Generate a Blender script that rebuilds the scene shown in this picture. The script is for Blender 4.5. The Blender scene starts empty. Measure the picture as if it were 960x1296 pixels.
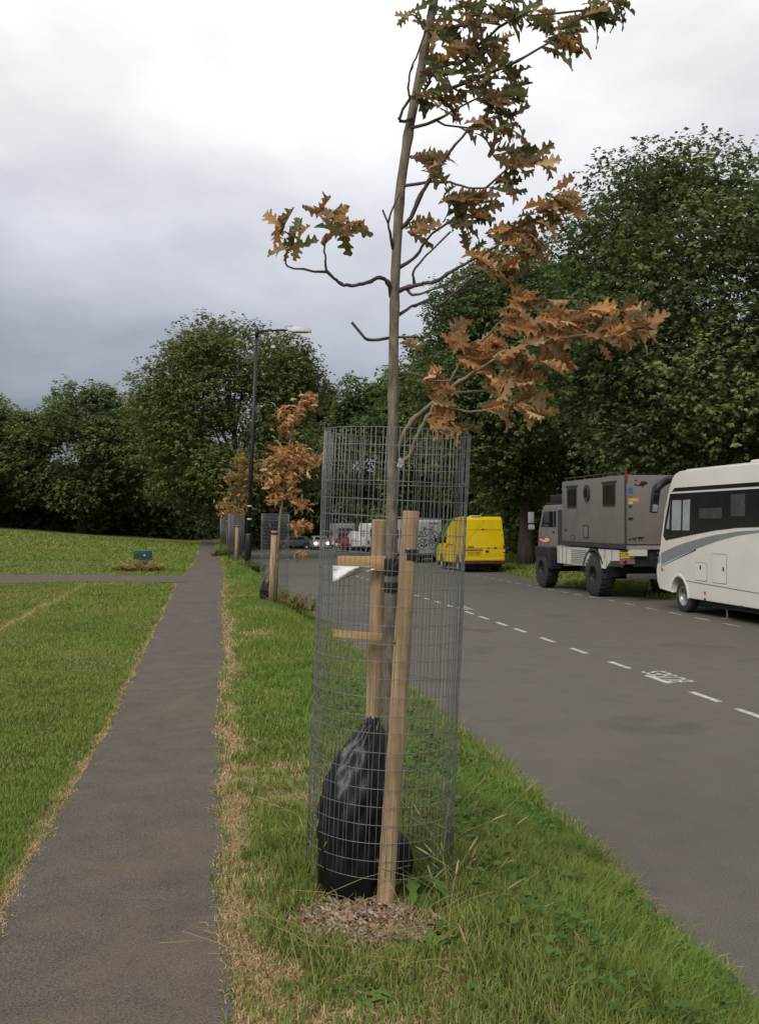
import bpy, bmesh, math, random
import numpy as np
from mathutils import Vector, Matrix

random.seed(7)
RNG = np.random.default_rng(11)
SC = bpy.context.scene
COL = SC.collection
rad = math.radians

# ------------------------------------------------------------------ camera
TH = rad(10.05)                      # the lens looks 10 degrees to the right of the road's direction (+Y)
PITCH = math.atan(12 / 1230)
EYE = Vector((0, 0, 1.6))
cam_d = bpy.data.cameras.new('camera')
cam = bpy.data.objects.new('camera', cam_d)
COL.objects.link(cam)
cam.location = EYE
cam.rotation_euler = (math.pi / 2 + PITCH, 0, -TH)
cam_d.sensor_fit = 'VERTICAL'
cam_d.sensor_height = 36
cam_d.lens = 1230 / 1296 * 36
cam_d.clip_start = 0.05
cam_d.clip_end = 3000
SC.camera = cam

# ------------------------------------------------------------------ world: overcast sky
SUN_EL, SUN_AZ = rad(44), rad(-138)    # sun behind thin cloud, high behind the left shoulder
w = bpy.data.worlds.new('World')
SC.world = w
w.use_nodes = True
nt = w.node_tree
nt.nodes.clear()
N = nt.nodes.new
L = nt.links.new


def wmath(op, a, b=None, clamp=False):
    n = N('ShaderNodeMath'); n.operation = op; n.use_clamp = clamp
    for i, v in enumerate((a, b)):
        if v is None: continue
        if isinstance(v, (int, float)): n.inputs[i].default_value = v
        else: L(v, n.inputs[i])
    return n.outputs[0]


tc = N('ShaderNodeTexCoord')
sep = N('ShaderNodeSeparateXYZ'); L(tc.outputs['Generated'], sep.inputs[0])
el = sep.outputs['Z']
sky = N('ShaderNodeTexSky'); sky.sky_type = 'NISHITA'; sky.sun_disc = False
sky.sun_elevation = SUN_EL; sky.sun_rotation = SUN_AZ
skys = N('ShaderNodeMix'); skys.data_type = 'RGBA'; skys.blend_type = 'MULTIPLY'
skys.inputs[0].default_value = 1; L(sky.outputs[0], skys.inputs[6]); skys.inputs[7].default_value = (0.1, 0.1, 0.1, 1)
# cloud layer seen on a flat ceiling: direction / height gives cloud-base coordinates
zc = wmath('MAXIMUM', wmath('ADD', el, 0.22), 0.12)
dx = wmath('DIVIDE', sep.outputs['X'], zc); dy = wmath('DIVIDE', sep.outputs['Y'], zc)
cmb = N('ShaderNodeCombineXYZ'); L(dx, cmb.inputs[0]); L(dy, cmb.inputs[1]); cmb.inputs[2].default_value = 8.1
n1 = N('ShaderNodeTexNoise'); n1.inputs['Scale'].default_value = 1.15; n1.inputs['Detail'].default_value = 5
n1.inputs['Roughness'].default_value = 0.48; n1.inputs['Distortion'].default_value = 0.25
L(cmb.outputs[0], n1.inputs['Vector'])
n2 = N('ShaderNodeTexNoise'); n2.inputs['Scale'].default_value = 3.4; n2.inputs['Detail'].default_value = 6
n2.inputs['Roughness'].default_value = 0.5
L(cmb.outputs[0], n2.inputs['Vector'])
cl = wmath('ADD', wmath('MULTIPLY', n1.outputs['Fac'], 0.75), wmath('MULTIPLY', n2.outputs['Fac'], 0.25))
# an overcast sky brightens towards the zenith
base = N('ShaderNodeValToRGB')
L(el, base.inputs[0])
cr = base.color_ramp
cr.elements[0].position = 0.0; cr.elements[0].color = (0.165, 0.178, 0.215, 1)
cr.elements[1].position = 1.0; cr.elements[1].color = (0.93, 0.90, 0.87, 1)
for p, c in ((0.10, (0.21, 0.225, 0.27, 1)), (0.20, (0.375, 0.39, 0.44, 1)), (0.32, (0.60, 0.605, 0.635, 1)), (0.46, (0.88, 0.87, 0.85, 1))):
    e = cr.elements.new(p); e.color = c
dens = N('ShaderNodeMapRange'); L(cl, dens.inputs[0])
for i, v in ((1, 0.34), (2, 0.66), (3, 0.64), (4, 1.32)): dens.inputs[i].default_value = v
tint = N('ShaderNodeMix'); tint.data_type = 'RGBA'; tint.blend_type = 'MULTIPLY'; tint.inputs[0].default_value = 1
L(base.outputs[0], tint.inputs[6])
cc = N('ShaderNodeCombineColor')
L(dens.outputs[0], cc.inputs[0]); L(wmath('ADD', wmath('MULTIPLY', dens.outputs[0], 0.97), 0.03), cc.inputs[1])
L(wmath('ADD', wmath('MULTIPLY', dens.outputs[0], 0.88), 0.12), cc.inputs[2])
L(cc.outputs[0], tint.inputs[7])
mixs = N('ShaderNodeMix'); mixs.data_type = 'RGBA'; mixs.inputs[0].default_value = 0.9
L(skys.outputs[2], mixs.inputs[6]); L(tint.outputs[2], mixs.inputs[7])
bg = N('ShaderNodeBackground'); bg.inputs['Strength'].default_value = 1.0
L(mixs.outputs[2], bg.inputs[0])
wo = N('ShaderNodeOutputWorld'); L(bg.outputs[0], wo.inputs[0])

sd = bpy.data.lights.new('sun', 'SUN')
sd.energy = 1.5; sd.angle = rad(22); sd.color = (1.0, 0.95, 0.88)
sun = bpy.data.objects.new('sun', sd); COL.objects.link(sun)
sdir = Vector((math.sin(SUN_AZ) * math.cos(SUN_EL), math.cos(SUN_AZ) * math.cos(SUN_EL), math.sin(SUN_EL)))
sun.rotation_euler = sdir.to_track_quat('Z', 'Y').to_euler()
sun.location = (-20, 10, 30)

SC.view_settings.view_transform = 'Standard'
SC.view_settings.look = 'None'
SC.view_settings.exposure = 0.38
SC.view_settings.gamma = 1.0
SC.view_settings.use_curve_mapping = False

# ------------------------------------------------------------------ helpers
F_ = Vector((math.sin(TH) * math.cos(PITCH), math.cos(TH) * math.cos(PITCH), math.sin(PITCH)))
R_ = Vector((math.cos(TH), -math.sin(TH), 0))
U_ = R_.cross(F_)


def ray(px, py): return F_ + R_ * ((px - 480) / 1230) + U_ * ((648 - py) / 1230)
def at(px, py, d): return EYE + ray(px, py) * d
def on_z(px, py, z):
    r = ray(px, py); return EYE + r * ((z - EYE.z) / r.z)
def on_x(px, py, x):
    r = ray(px, py); return EYE + r * (x / r.x)


def sstep(a, b, x):
    t = np.clip((np.asarray(x, float) - a) / (b - a), 0, 1)
    return t * t * (3 - 2 * t)


_LAT = RNG.random((256, 256))
def vnoise(x, y):
    x = np.asarray(x, float); y = np.asarray(y, float)
    xi = np.floor(x).astype(int); yi = np.floor(y).astype(int)
    fx = x - xi; fy = y - yi
    fx = fx * fx * (3 - 2 * fx); fy = fy * fy * (3 - 2 * fy)
    g = lambda i, j: _LAT[i % 256, j % 256]
    return (g(xi, yi) * (1 - fx) + g(xi + 1, yi) * fx) * (1 - fy) + (g(xi, yi + 1) * (1 - fx) + g(xi + 1, yi + 1) * fx) * fy


def zroad(y):
    y = np.asarray(y, float)
    return -0.5 - 0.0113 * np.maximum(0, y - 24)


def road_edge(y):
    y = np.asarray(y, float)
    return 2.30 + 0.16 * sstep(4, 9, y) - 0.12 * sstep(12, 20, y) + 0.10 * (vnoise(y * 1.7, 3.3) - .5) + 0.05 * (vnoise(y * 6, 9.1) - .5)


def road_right(y):
    y = np.asarray(y, float)
    return 12.1 + 1.2 * sstep(32, 45, y) + 7.0 * sstep(55, 110, y)


def zground(x, y):
    """height of the land (under road and path sheets)"""
    x = np.asarray(x, float); y = np.asarray(y, float)
    zr = zroad(y)
    left = 0.075 * np.maximum(0, -x - 1.2) * sstep(16, 62, y)
    left = np.minimum(left, 1.6)
    bump = 0.035 * (vnoise(x * 1.3 + 5, y * 1.3) - .5) * np.where((x > -1.15) & (x < 0.85), 0, 1)
    t = sstep(1.0, 2.38, x)
    z = left * (1 - sstep(-1.2, 0.5, x)) + bump
    z = z * (1 - t) + (zr - 0.012) * t
    r = np.maximum(0, x - road_right(y) + 0.1)
    return z + np.minimum(r * 0.05, 0.35)


MATS = {}
def node_mat(name):
    m = bpy.data.materials.new(name); m.use_nodes = True
    nt = m.node_tree
    b = nt.nodes['Principled BSDF']
    MATS[name] = m
    return m, nt, b


def mat(name, c, rough=0.6, metal=0.0, var=0.12, scale=8.0, bump=0.0, spec=0.4, stretch=None, c2=None, detail=6, coat=0.0, trans=0.0):
    """principled surface whose colour wanders between two tones, with optional fine relief"""
    if name in MATS: return MATS[name]
    m, nt, b = node_mat(name)
    N = nt.nodes.new; L = nt.links.new
    t = N('ShaderNodeTexCoord'); mp = N('ShaderNodeMapping'); L(t.outputs['Object'], mp.inputs[0])
    if stretch: mp.inputs['Scale'].default_value = stretch
    n = N('ShaderNodeTexNoise'); n.inputs['Scale'].default_value = scale; n.inputs['Detail'].default_value = detail
    n.inputs['Roughness'].default_value = 0.6; L(mp.outputs[0], n.inputs['Vector'])
    r = N('ShaderNodeValToRGB'); L(n.outputs['Fac'], r.inputs[0])
    c = Vector(c[:3])
    lo = c * (1 - var) if c2 is None else c; hi = c * (1 + var) if c2 is None else Vector(c2)
    r.color_ramp.elements[0].position = 0.32; r.color_ramp.elements[1].position = 0.68
    r.color_ramp.elements[0].color = (*[min(1, v) for v in lo], 1); r.color_ramp.elements[1].color = (*[min(1, v) for v in hi], 1)
    L(r.outputs[0], b.inputs['Base Color'])
    rr = N('ShaderNodeMapRange'); L(n.outputs['Fac'], rr.inputs[0])
    rr.inputs[3].default_value = max(0, rough - 0.08); rr.inputs[4].default_value = min(1, rough + 0.08); L(rr.outputs[0], b.inputs['Roughness'])
    b.inputs['Metallic'].default_value = metal
    b.inputs['Specular IOR Level'].default_value = spec
    if coat: b.inputs['Coat Weight'].default_value = coat
    if bump:
        bp = N('ShaderNodeBump'); bp.inputs['Strength'].default_value = bump; bp.inputs['Distance'].default_value = 0.01
        L(n.outputs['Fac'], bp.inputs['Height']); L(bp.outputs[0], b.inputs['Normal'])
    return m


def leaf_mat(name, attr=True, trans=0.3, rough=0.55, objcolor=False, spec=0.25):
    if name in MATS: return MATS[name]
    m, nt, b = node_mat(name)
    N = nt.nodes.new; L = nt.links.new
    if objcolor:
        oi = N('ShaderNodeObjectInfo'); colr = oi.outputs['Color']
        t = N('ShaderNodeTexCoord'); n = N('ShaderNodeTexNoise'); n.inputs['Scale'].default_value = 9; n.inputs['Detail'].default_value = 5
        ad = N('ShaderNodeVectorMath'); ad.operation = 'ADD'; L(t.outputs['Object'], ad.inputs[0]); L(oi.outputs['Location'], ad.inputs[1])
        L(ad.outputs[0], n.inputs['Vector'])
        mx = N('ShaderNodeMix'); mx.data_type = 'RGBA'; mx.blend_type = 'MULTIPLY'; mx.inputs[0].default_value = 0.75
        r = N('ShaderNodeValToRGB'); L(n.outputs['Fac'], r.inputs[0])
        r.color_ramp.elements[0].position = 0.35; r.color_ramp.elements[0].color = (0.45, 0.42, 0.40, 1)
        r.color_ramp.elements[1].position = 0.62; r.color_ramp.elements[1].color = (1.25, 1.2, 1.1, 1)
        L(colr, mx.inputs[6]); L(r.outputs[0], mx.inputs[7]); colr = mx.outputs[2]
        n3 = N('ShaderNodeTexNoise'); n3.inputs['Scale'].default_value = 7; n3.inputs['Detail'].default_value = 4; L(ad.outputs[0], n3.inputs['Vector'])
        bp = N('ShaderNodeBump'); bp.inputs['Strength'].default_value = 0.9; bp.inputs['Distance'].default_value = 0.02
        L(n3.outputs['Fac'], bp.inputs['Height']); L(bp.outputs[0], b.inputs['Normal'])
    else:
        a = N('ShaderNodeAttribute'); a.attribute_name = 'Col'; colr = a.outputs['Color']
    L(colr, b.inputs['Base Color']); b.inputs['Roughness'].default_value = rough; b.inputs['Specular IOR Level'].default_value = spec
    tr = N('ShaderNodeBsdfTranslucent'); L(colr, tr.inputs[0])
    ms = N('ShaderNodeMixShader'); ms.inputs[0].default_value = trans
    L(b.outputs[0], ms.inputs[1]); L(tr.outputs[0], ms.inputs[2])
    L(ms.outputs[0], nt.nodes['Material Output'].inputs[0])
    return m


def np_mesh(name, V, T, C=None, smooth=False):
    me = bpy.data.meshes.new(name)
    V = np.asarray(V, np.float32).reshape(-1, 3); T = np.asarray(T, np.int32)
    k = T.shape[1]
    me.vertices.add(len(V)); me.vertices.foreach_set('co', V.ravel())
    me.loops.add(T.size); me.loops.foreach_set('vertex_index', T.ravel())
    me.polygons.add(len(T)); me.polygons.foreach_set('loop_start', np.arange(len(T), dtype=np.int32) * k)
    if smooth: me.polygons.foreach_set('use_smooth', np.ones(len(T), bool))
    me.update(calc_edges=True)
    if C is not None:
        a = me.attributes.new('Col', 'FLOAT_COLOR', 'POINT')
        c4 = np.ones((len(V), 4), np.float32); c4[:, :3] = C
        a.data.foreach_set('color', c4.ravel())
    return me


class MB:
    """collects shapes, built as one mesh"""
    def __init__(s): s.v = []; s.f = []; s.sm = []
    def add(s, vs, fs, smooth=False):
        o = len(s.v); s.v += [tuple(v) for v in vs]; s.f += [tuple(i + o for i in f) for f in fs]; s.sm += [smooth] * len(fs)
        return s
    def box(s, a, b):
        (x0, y0, z0), (x1, y1, z1) = a, b
        return s.add([(x0, y0, z0), (x1, y0, z0), (x1, y1, z0), (x0, y1, z0), (x0, y0, z1), (x1, y0, z1), (x1, y1, z1), (x0, y1, z1)],
                     [(3, 2, 1, 0), (4, 5, 6, 7), (0, 1, 5, 4), (1, 2, 6, 5), (2, 3, 7, 6), (3, 0, 4, 7)])
    def tube(s, pts, rs, n=8, caps=True, smooth=True):
        pts = [Vector(p) for p in pts]
        if isinstance(rs, (int, float)): rs = [rs] * len(pts)
        up = None; vs = []; fs = []
        for i, p in enumerate(pts):
            d = (pts[min(i + 1, len(pts) - 1)] - pts[max(i - 1, 0)]).normalized()
            if up is None:
                up = Vector((0, 0, 1)) if abs(d.z) < 0.9 else Vector((1, 0, 0))
            a = d.cross(up).normalized(); b = a.cross(d); up = b
            for k in range(n):
                t = 2 * math.pi * k / n
                vs.append(p + (a * math.cos(t) + b * math.sin(t)) * rs[i])
        for i in range(len(pts) - 1):
            for k in range(n):
                fs.append((i * n + k, i * n + (k + 1) % n, (i + 1) * n + (k + 1) % n, (i + 1) * n + k))
        if caps: fs.append(tuple(range(n))[::-1]); fs.append(tuple((len(pts) - 1) * n + k for k in range(n)))
        return s.add(vs, fs, smooth)
    def prism(s, poly, axis, lo, hi):
        """poly of 2-D points swept along an axis (0 x: (y,z); 1 y: (x,z); 2 z: (x,y))"""
        def P(p, t): return (t, p[0], p[1]) if axis == 0 else (p[0], t, p[1]) if axis == 1 else (p[0], p[1], t)
        n = len(poly)
        return s.add([P(p, lo) for p in poly] + [P(p, hi) for p in poly],
                     [tuple(range(n))[::-1], tuple(range(n, 2 * n))] + [(i, (i + 1) % n, n + (i + 1) % n, n + i) for i in range(n)])
    def lathe(s, prof, c=(0, 0, 0), axis=0, n=24, smooth=True, caps=True):
        """prof: (radius, along)"""
        vs = []; fs = []
        for r, a in prof:
            for k in range(n):
                t = 2 * math.pi * k / n; u, v = r * math.cos(t), r * math.sin(t)
                q = (a, u, v) if axis == 0 else (u, a, v) if axis == 1 else (u, v, a)
                vs.append((q[0] + c[0], q[1] + c[1], q[2] + c[2]))
        for i in range(len(prof) - 1):
            for k in range(n): fs.append((i * n + k, i * n + (k + 1) % n, (i + 1) * n + (k + 1) % n, (i + 1) * n + k))
        if caps: fs.append(tuple(range(n))); fs.append(tuple((len(prof) - 1) * n + k for k in range(n)))
        return s.add(vs, fs, smooth)
    def mesh(s, name, bevel=0.0, seg=2, warp=None):
        me = bpy.data.meshes.new(name); me.from_pydata(s.v, [], s.f)
        me.polygons.foreach_set('use_smooth', s.sm)
        bm = bmesh.new(); bm.from_mesh(me)
        bmesh.ops.recalc_face_normals(bm, faces=bm.faces)
        if bevel:
            es = [e for e in bm.edges if len(e.link_faces) == 2 and e.calc_face_angle(0) > 0.6]
            bmesh.ops.bevel(bm, geom=es, offset=bevel, segments=seg, profile=0.6, affect='EDGES', clamp_overlap=True)
            for f in bm.faces: f.smooth = True
        if warp:
            for v in bm.verts: v.co = warp(v.co)
        bm.to_mesh(me); bm.free()
        if bevel: me.set_sharp_from_angle(angle=rad(40))
        return me
    def build(s, name, m, parent=None, bevel=0.0, seg=2, warp=None):
        return obj(name, s.mesh(name, bevel, seg, warp), m, parent)


def obj(name, me, m, parent=None, loc=None):
    if m is not None and not me.materials: me.materials.append(m)
    o = bpy.data.objects.new(name, me); COL.objects.link(o)
    if parent: o.parent = parent
    if loc is not None: o.location = loc
    return o


def tag(o, label=None, cat=None, group=None, kind=None):
    if label: o['label'] = label
    if cat: o['category'] = cat
    if group: o['group'] = group
    if kind: o['kind'] = kind
    return o


def thing(name, label, cat, loc=(0, 0, 0), rz=0, group=None):
    o = bpy.data.objects.new(name, None); COL.objects.link(o)
    o.empty_display_size = 0.2; o.location = loc; o.rotation_euler = (0, 0, rz)
    return tag(o, label, cat, group)


def copy_tree(o, label=None, parent=None):
    c = o.copy(); COL.objects.link(c); c.parent = parent
    if label: c['label'] = label
    for ch in list(o.children): copy_tree(ch, None, c)
    return c


def text_mesh(name, s, size, squash=1.0):
    cu = bpy.data.curves.new(name, 'FONT'); cu.body = s; cu.size = size; cu.align_x = 'CENTER'; cu.align_y = 'CENTER'; cu.extrude = 0.001
    o = bpy.data.objects.new(name, cu); COL.objects.link(o)
    dg = bpy.context.evaluated_depsgraph_get()
    me = bpy.data.meshes.new_from_object(o.evaluated_get(dg))
    bpy.data.objects.remove(o); bpy.data.curves.remove(cu)
    me.name = name
    if squash != 1.0:
        for v in me.vertices: v.co.x *= squash
    return me


def face_rear(me):      # text lying in XY made to stand upright and face -Y
    me.transform(Matrix.Rotation(math.pi / 2, 4, 'X')); return me


# common materials
tyre_m = mat('tyre_rubber', (0.030, 0.028, 0.027), 0.85, var=0.3, scale=14, bump=0.2)
hub_m = mat('wheel_steel', (0.42, 0.42, 0.42), 0.4, 0.6, var=0.15, scale=10)
black_m = mat('black_plastic', (0.014, 0.014, 0.015), 0.5, var=0.25, scale=12)
glass_m = mat('dark_glass', (0.012, 0.014, 0.015), 0.08, var=0.2, scale=3, spec=0.6)
chass_m = mat('chassis_black', (0.013, 0.013, 0.013), 0.75, var=0.4, scale=9)
redl_m = mat('red_lens', (0.25, 0.012, 0.012), 0.2, var=0.2, scale=20)
amber_m = mat('amber_lens', (0.5, 0.12, 0.02), 0.25, var=0.1, scale=20)
plate_m = mat('yellow_plate', (0.62, 0.42, 0.03), 0.4, var=0.1, scale=20)
ink_m = mat('black_ink', (0.01, 0.01, 0.01), 0.5, var=0.2, scale=30)

# ================================================================== THE SETTING
def path_l(y):
    y = np.asarray(y, float)
    return -0.83 + 0.09 * sstep(4, 8, y) + 0.28 * sstep(24, 42, y) + 0.05 * (vnoise(y * 2.1, 1.5) - .5) + 0.03 * (vnoise(y * 9, 7.5) - .5)


def path_r(y):
    y = np.asarray(y, float)
    return 0.08 + 0.16 * sstep(4, 14, y) + 0.30 * sstep(14, 36, y) + 0.09 * (vnoise(y * 1.6, 5.5) - .5) + 0.05 * (vnoise(y * 7, 2.5) - .5)


MULCH = on_z(452, 1163, 0.0)
def dryness(x, y):
    x = np.asarray(x, float); y = np.asarray(y, float)
    d = x - path_r(y)
    n = vnoise(x * 2.3 + 4, y * 1.4); n2 = vnoise(x * 7, y * 6)
    a = 1 - sstep(0.04, 0.12 + 0.66 * n * (0.45 + 0.9 * n2), d)
    a = np.maximum(a, 0.25 * (1 - sstep(0.4, 1.3, d)))
    a = np.maximum(a, 0.75 * sstep(0.56, 0.74, vnoise(x * 2.1 + 9, y * 1.0 + 3)) * (1 - sstep(0.5, 1.15, d)))
    a = np.maximum(a, 0.8 * sstep(0.35, 0.6, n2 * .5 + n * .5) * (1 - sstep(3.75, 4.15, y)) * (1 - sstep(0.9, 1.5, x)))
    a = np.where(d > 0, a, 0)
    e = path_l(y) - x
    on = np.where((d <= 0.02) & (e <= 0.02), 0.95, 0)
    b = 1 - sstep(0.0, 0.03 + 0.16 * n * (0.4 + n2), e)
    b = np.maximum(b, 0.30 * sstep(0.5, 0.8, vnoise(x * 0.9, y * 0.5 + 20)) + 0.28 * sstep(22, 55, y))
    tr = np.exp(-((x + 3.02 + 0.12 * (vnoise(y * .7, 8.8) - .5)) / 0.10) ** 2) * sstep(26.5, 24.5, y)
    b = np.maximum(b, tr)
    b = np.maximum(b, 0.7 * np.exp(-((y - 29.9 - .5 * (n - .5)) / 0.35) ** 2))
    b = np.maximum(b, 0.7 * np.exp(-((y - 25.7 - .5 * (n - .5)) / 0.35) ** 2))
    b = np.where(e > 0, b, 0)
    c = np.where(x > road_right(y) - .3, 0.45 * n + 0.2, 0)
    g = 0.75 * np.exp(-((x - road_edge(y)) / 0.10) ** 2) * np.where(x < 3, 1, 0)
    return np.clip(np.maximum(np.maximum(np.maximum(a, b), c), np.maximum(g, on)), 0, 1)


xs = np.unique(np.round(np.concatenate([np.linspace(-900, -60, 15), np.arange(-60, -8, 3.0), np.arange(-8, -1.6, 0.2), np.arange(-1.6, 2.7, 0.06),
                                        np.arange(2.7, 11, 1.0), np.arange(11, 22, 0.5), np.arange(22, 60, 3.0), np.linspace(60, 900, 15)]), 3))
ys = np.unique(np.round(np.concatenate([np.linspace(-60, 1.4, 12), np.arange(1.4, 14, 0.1), np.arange(14, 36, 0.3), np.arange(36, 120, 1.5), np.linspace(120, 1400, 20)]), 3))
GX, GY = np.meshgrid(xs, ys)
GZ = zground(GX, GY)
V = np.stack([GX, GY, GZ], -1).reshape(-1, 3)
nx, ny = len(xs), len(ys)
ii = (np.arange(ny - 1)[:, None] * nx + np.arange(nx - 1)[None]).ravel()
T = np.stack([ii, ii + 1, ii + nx + 1, ii + nx], 1)
dry = dryness(GX, GY).reshape(-1, 1)
soil = (1 - dry) * np.array([[0.055, 0.075, 0.020]]) + dry * np.array([[0.25, 0.17, 0.085]])
far = sstep(30, 60, GY).reshape(-1, 1)
soil = soil * (1 - far) + far * ((1 - dry) * np.array([[0.105, 0.125, 0.030]]) + dry * np.array([[0.17, 0.145, 0.05]]))
gm, gnt, gb = node_mat('meadow_soil')
a = gnt.nodes.new('ShaderNodeAttribute'); a.attribute_name = 'Col'
gtc = gnt.nodes.new('ShaderNodeTexCoord')
gn = gnt.nodes.new('ShaderNodeTexNoise'); gn.inputs['Scale'].default_value = 5; gn.inputs['Detail'].default_value = 12; gn.inputs['Roughness'].default_value = 0.75
gnt.links.new(gtc.outputs['Object'], gn.inputs['Vector'])
gn2 = gnt.nodes.new('ShaderNodeTexNoise'); gn2.inputs['Scale'].default_value = 0.25; gn2.inputs['Detail'].default_value = 4
gmp = gnt.nodes.new('ShaderNodeMapping'); gmp.inputs['Scale'].default_value = (0.45, 1.5, 1)
gnt.links.new(gtc.outputs['Object'], gmp.inputs[0]); gnt.links.new(gmp.outputs[0], gn2.inputs['Vector'])
gmul = gnt.nodes.new('ShaderNodeMath'); gmul.operation = 'ADD'; gnt.links.new(gn.outputs['Fac'], gmul.inputs[0]); gnt.links.new(gn2.outputs['Fac'], gmul.inputs[1])
gr = gnt.nodes.new('ShaderNodeMapRange'); gnt.links.new(gmul.outputs[0], gr.inputs[0])
for i, v in ((1, 0.7), (2, 1.3), (3, 0.5), (4, 1.5)): gr.inputs[i].default_value = v
gmx = gnt.nodes.new('ShaderNodeMix'); gmx.data_type = 'RGBA'; gmx.blend_type = 'MULTIPLY'; gmx.inputs[0].default_value = 1
gnt.links.new(a.outputs['Color'], gmx.inputs[6]); gnt.links.new(gr.outputs[0], gmx.inputs[7]); gnt.links.new(gmx.outputs[2], gb.inputs['Base Color'])
gb.inputs['Roughness'].default_value = 0.95; gb.inputs['Specular IOR Level'].default_value = 0.1
gbp = gnt.nodes.new('ShaderNodeBump'); gbp.inputs['Strength'].default_value = 0.6; gbp.inputs['Distance'].default_value = 0.03
gnt.links.new(gn.outputs['Fac'], gbp.inputs['Height']); gnt.links.new(gbp.outputs[0], gb.inputs['Normal'])
tag(obj('ground', np_mesh('ground', V, T, soil, True), gm), kind='structure')


def asphalt(name, c, stain, patch_scale, light, sand):
    m, nt, b = node_mat(name)
    N = nt.nodes.new; L = nt.links.new
    t = N('ShaderNodeTexCoord')
    fine = N('ShaderNodeTexNoise'); fine.inputs['Scale'].default_value = 120; fine.inputs['Detail'].default_value = 2; L(t.outputs['Object'], fine.inputs['Vector'])
    mid = N('ShaderNodeTexNoise'); mid.inputs['Scale'].default_value = patch_scale; mid.inputs['Detail'].default_value = 8; mid.inputs['Roughness'].default_value = 0.62; L(t.outputs['Object'], mid.inputs['Vector'])
    big = N('ShaderNodeTexNoise'); big.inputs['Scale'].default_value = 0.8; big.inputs['Detail'].default_value = 6; big.inputs['Distortion'].default_value = 0.6; L(t.outputs['Object'], big.inputs['Vector'])
    r = N('ShaderNodeValToRGB'); L(mid.outputs['Fac'], r.inputs[0])
    r.color_ramp.elements[0].position = 0.30; r.color_ramp.elements[0].color = (*[v * 0.90 for v in c], 1)
    r.color_ramp.elements[1].position = 0.72; r.color_ramp.elements[1].color = (*[v * light for v in c], 1)
    f = N('ShaderNodeMapRange'); L(fine.outputs['Fac'], f.inputs[0])
    for i, v in ((1, 0.3), (2, 0.7), (3, 0.50), (4, 1.50)): f.inputs[i].default_value = v
    m1 = N('ShaderNodeMix'); m1.data_type = 'RGBA'; m1.blend_type = 'MULTIPLY'; m1.inputs[0].default_value = 1
    L(r.outputs[0], m1.inputs[6]); L(f.outputs[0], m1.inputs[7])
    s = N('ShaderNodeMapRange'); L(big.outputs['Fac'], s.inputs[0])
    for i, v in ((1, 0.57), (2, 0.68), (3, 0.0), (4, stain)): s.inputs[i].default_value = v
    m2 = N('ShaderNodeMix'); m2.data_type = 'RGBA'; L(s.outputs[0], m2.inputs[0]); L(m1.outputs[2], m2.inputs[6]); m2.inputs[7].default_value = (*[v * 0.45 for v in c], 1)
    sn = N('ShaderNodeTexNoise'); sn.inputs['Scale'].default_value = 1.3; sn.inputs['Detail'].default_value = 9; sn.inputs['Roughness'].default_value = 0.7; sn.inputs['Distortion'].default_value = 0.8
    of = N('ShaderNodeVectorMath'); of.operation = 'ADD'; of.inputs[1].default_value = (31, 17, 5); L(t.outputs['Object'], of.inputs[0]); L(of.outputs[0], sn.inputs['Vector'])
    sr = N('ShaderNodeMapRange'); L(sn.outputs['Fac'], sr.inputs[0])
    for i, v in ((1, 0.50), (2, 0.66), (3, 0.0), (4, sand)): sr.inputs[i].default_value = v
    m3 = N('ShaderNodeMix'); m3.data_type = 'RGBA'; L(sr.outputs[0], m3.inputs[0]); L(m2.outputs[2], m3.inputs[6]); m3.inputs[7].default_value = (0.135, 0.105, 0.072, 1)
    L(m3.outputs[2], b.inputs['Base Color']); b.inputs['Roughness'].default_value = 0.88; b.inputs['Specular IOR Level'].default_value = 0.25
    bp = N('ShaderNodeBump'); bp.inputs['Strength'].default_value = 0.7; bp.inputs['Distance'].default_value = 0.005
    L(fine.outputs['Fac'], bp.inputs['Height']); L(bp.outputs[0], b.inputs['Normal'])
    return m


road_m = asphalt('road_asphalt', (0.100, 0.090, 0.077), 0.42, 2.6, 1.10, 0.15)
path_m = asphalt('path_asphalt', (0.082, 0.071, 0.057), 0.25, 4.4, 1.22, 0.5)


def strip(name, yl, left, right, zf, m, ncol=10):
    vs = []; fs = []
    for y in yl:
        l, r = float(left(y)), float(right(y))
        for k in range(ncol + 1):
            x = l + (r - l) * k / ncol; vs.append((x, y, float(zf(x, y))))
    for j in range(len(yl) - 1):
        for k in range(ncol):
            a = j * (ncol + 1) + k; fs.append((a, a + 1, a + ncol + 2, a + ncol + 1))
    me = bpy.data.meshes.new(name); me.from_pydata(vs, [], fs)
    return tag(obj(name, me, m), kind='structure')


yl = list(np.concatenate([np.arange(-8, 1, 1.0), np.arange(1, 24, 0.08), np.arange(24, 60, 0.5), np.arange(60, 170, 4)]))
road = strip('road', yl, road_edge, road_right, lambda x, y: zroad(y), road_m, 12)
yl = list(np.concatenate([np.arange(-6, 1, 1.0), np.arange(1, 20, 0.06), np.arange(20, 96, 0.4)]))
path = strip('footpath', yl, path_l, path_r, lambda x, y: 0.010, path_m, 6)
xsx = list(np.concatenate([np.arange(-40, -8, 1.0), np.arange(-8, -0.5, 0.12)]))
vs = []; fs = []
for x in xsx:
    y0 = 26.0 + 0.5 * (float(vnoise(x * 1.1, 4.2)) - .5); y1 = 29.4 + 0.6 * (float(vnoise(x * 0.9, 14.2)) - .5)
    for k in range(8):
        y = y0 + (y1 - y0) * k / 7; vs.append((x, y, float(zground(x, y)) + 0.016 + (0.0 if x < -1.2 else 0.0)))
for j in range(len(xsx) - 1):
    for k in range(7): a = j * 8 + k; fs.append((a, a + 8, a + 9, a + 1))
me = bpy.data.meshes.new('side_path'); me.from_pydata(vs, [], fs)
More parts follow.
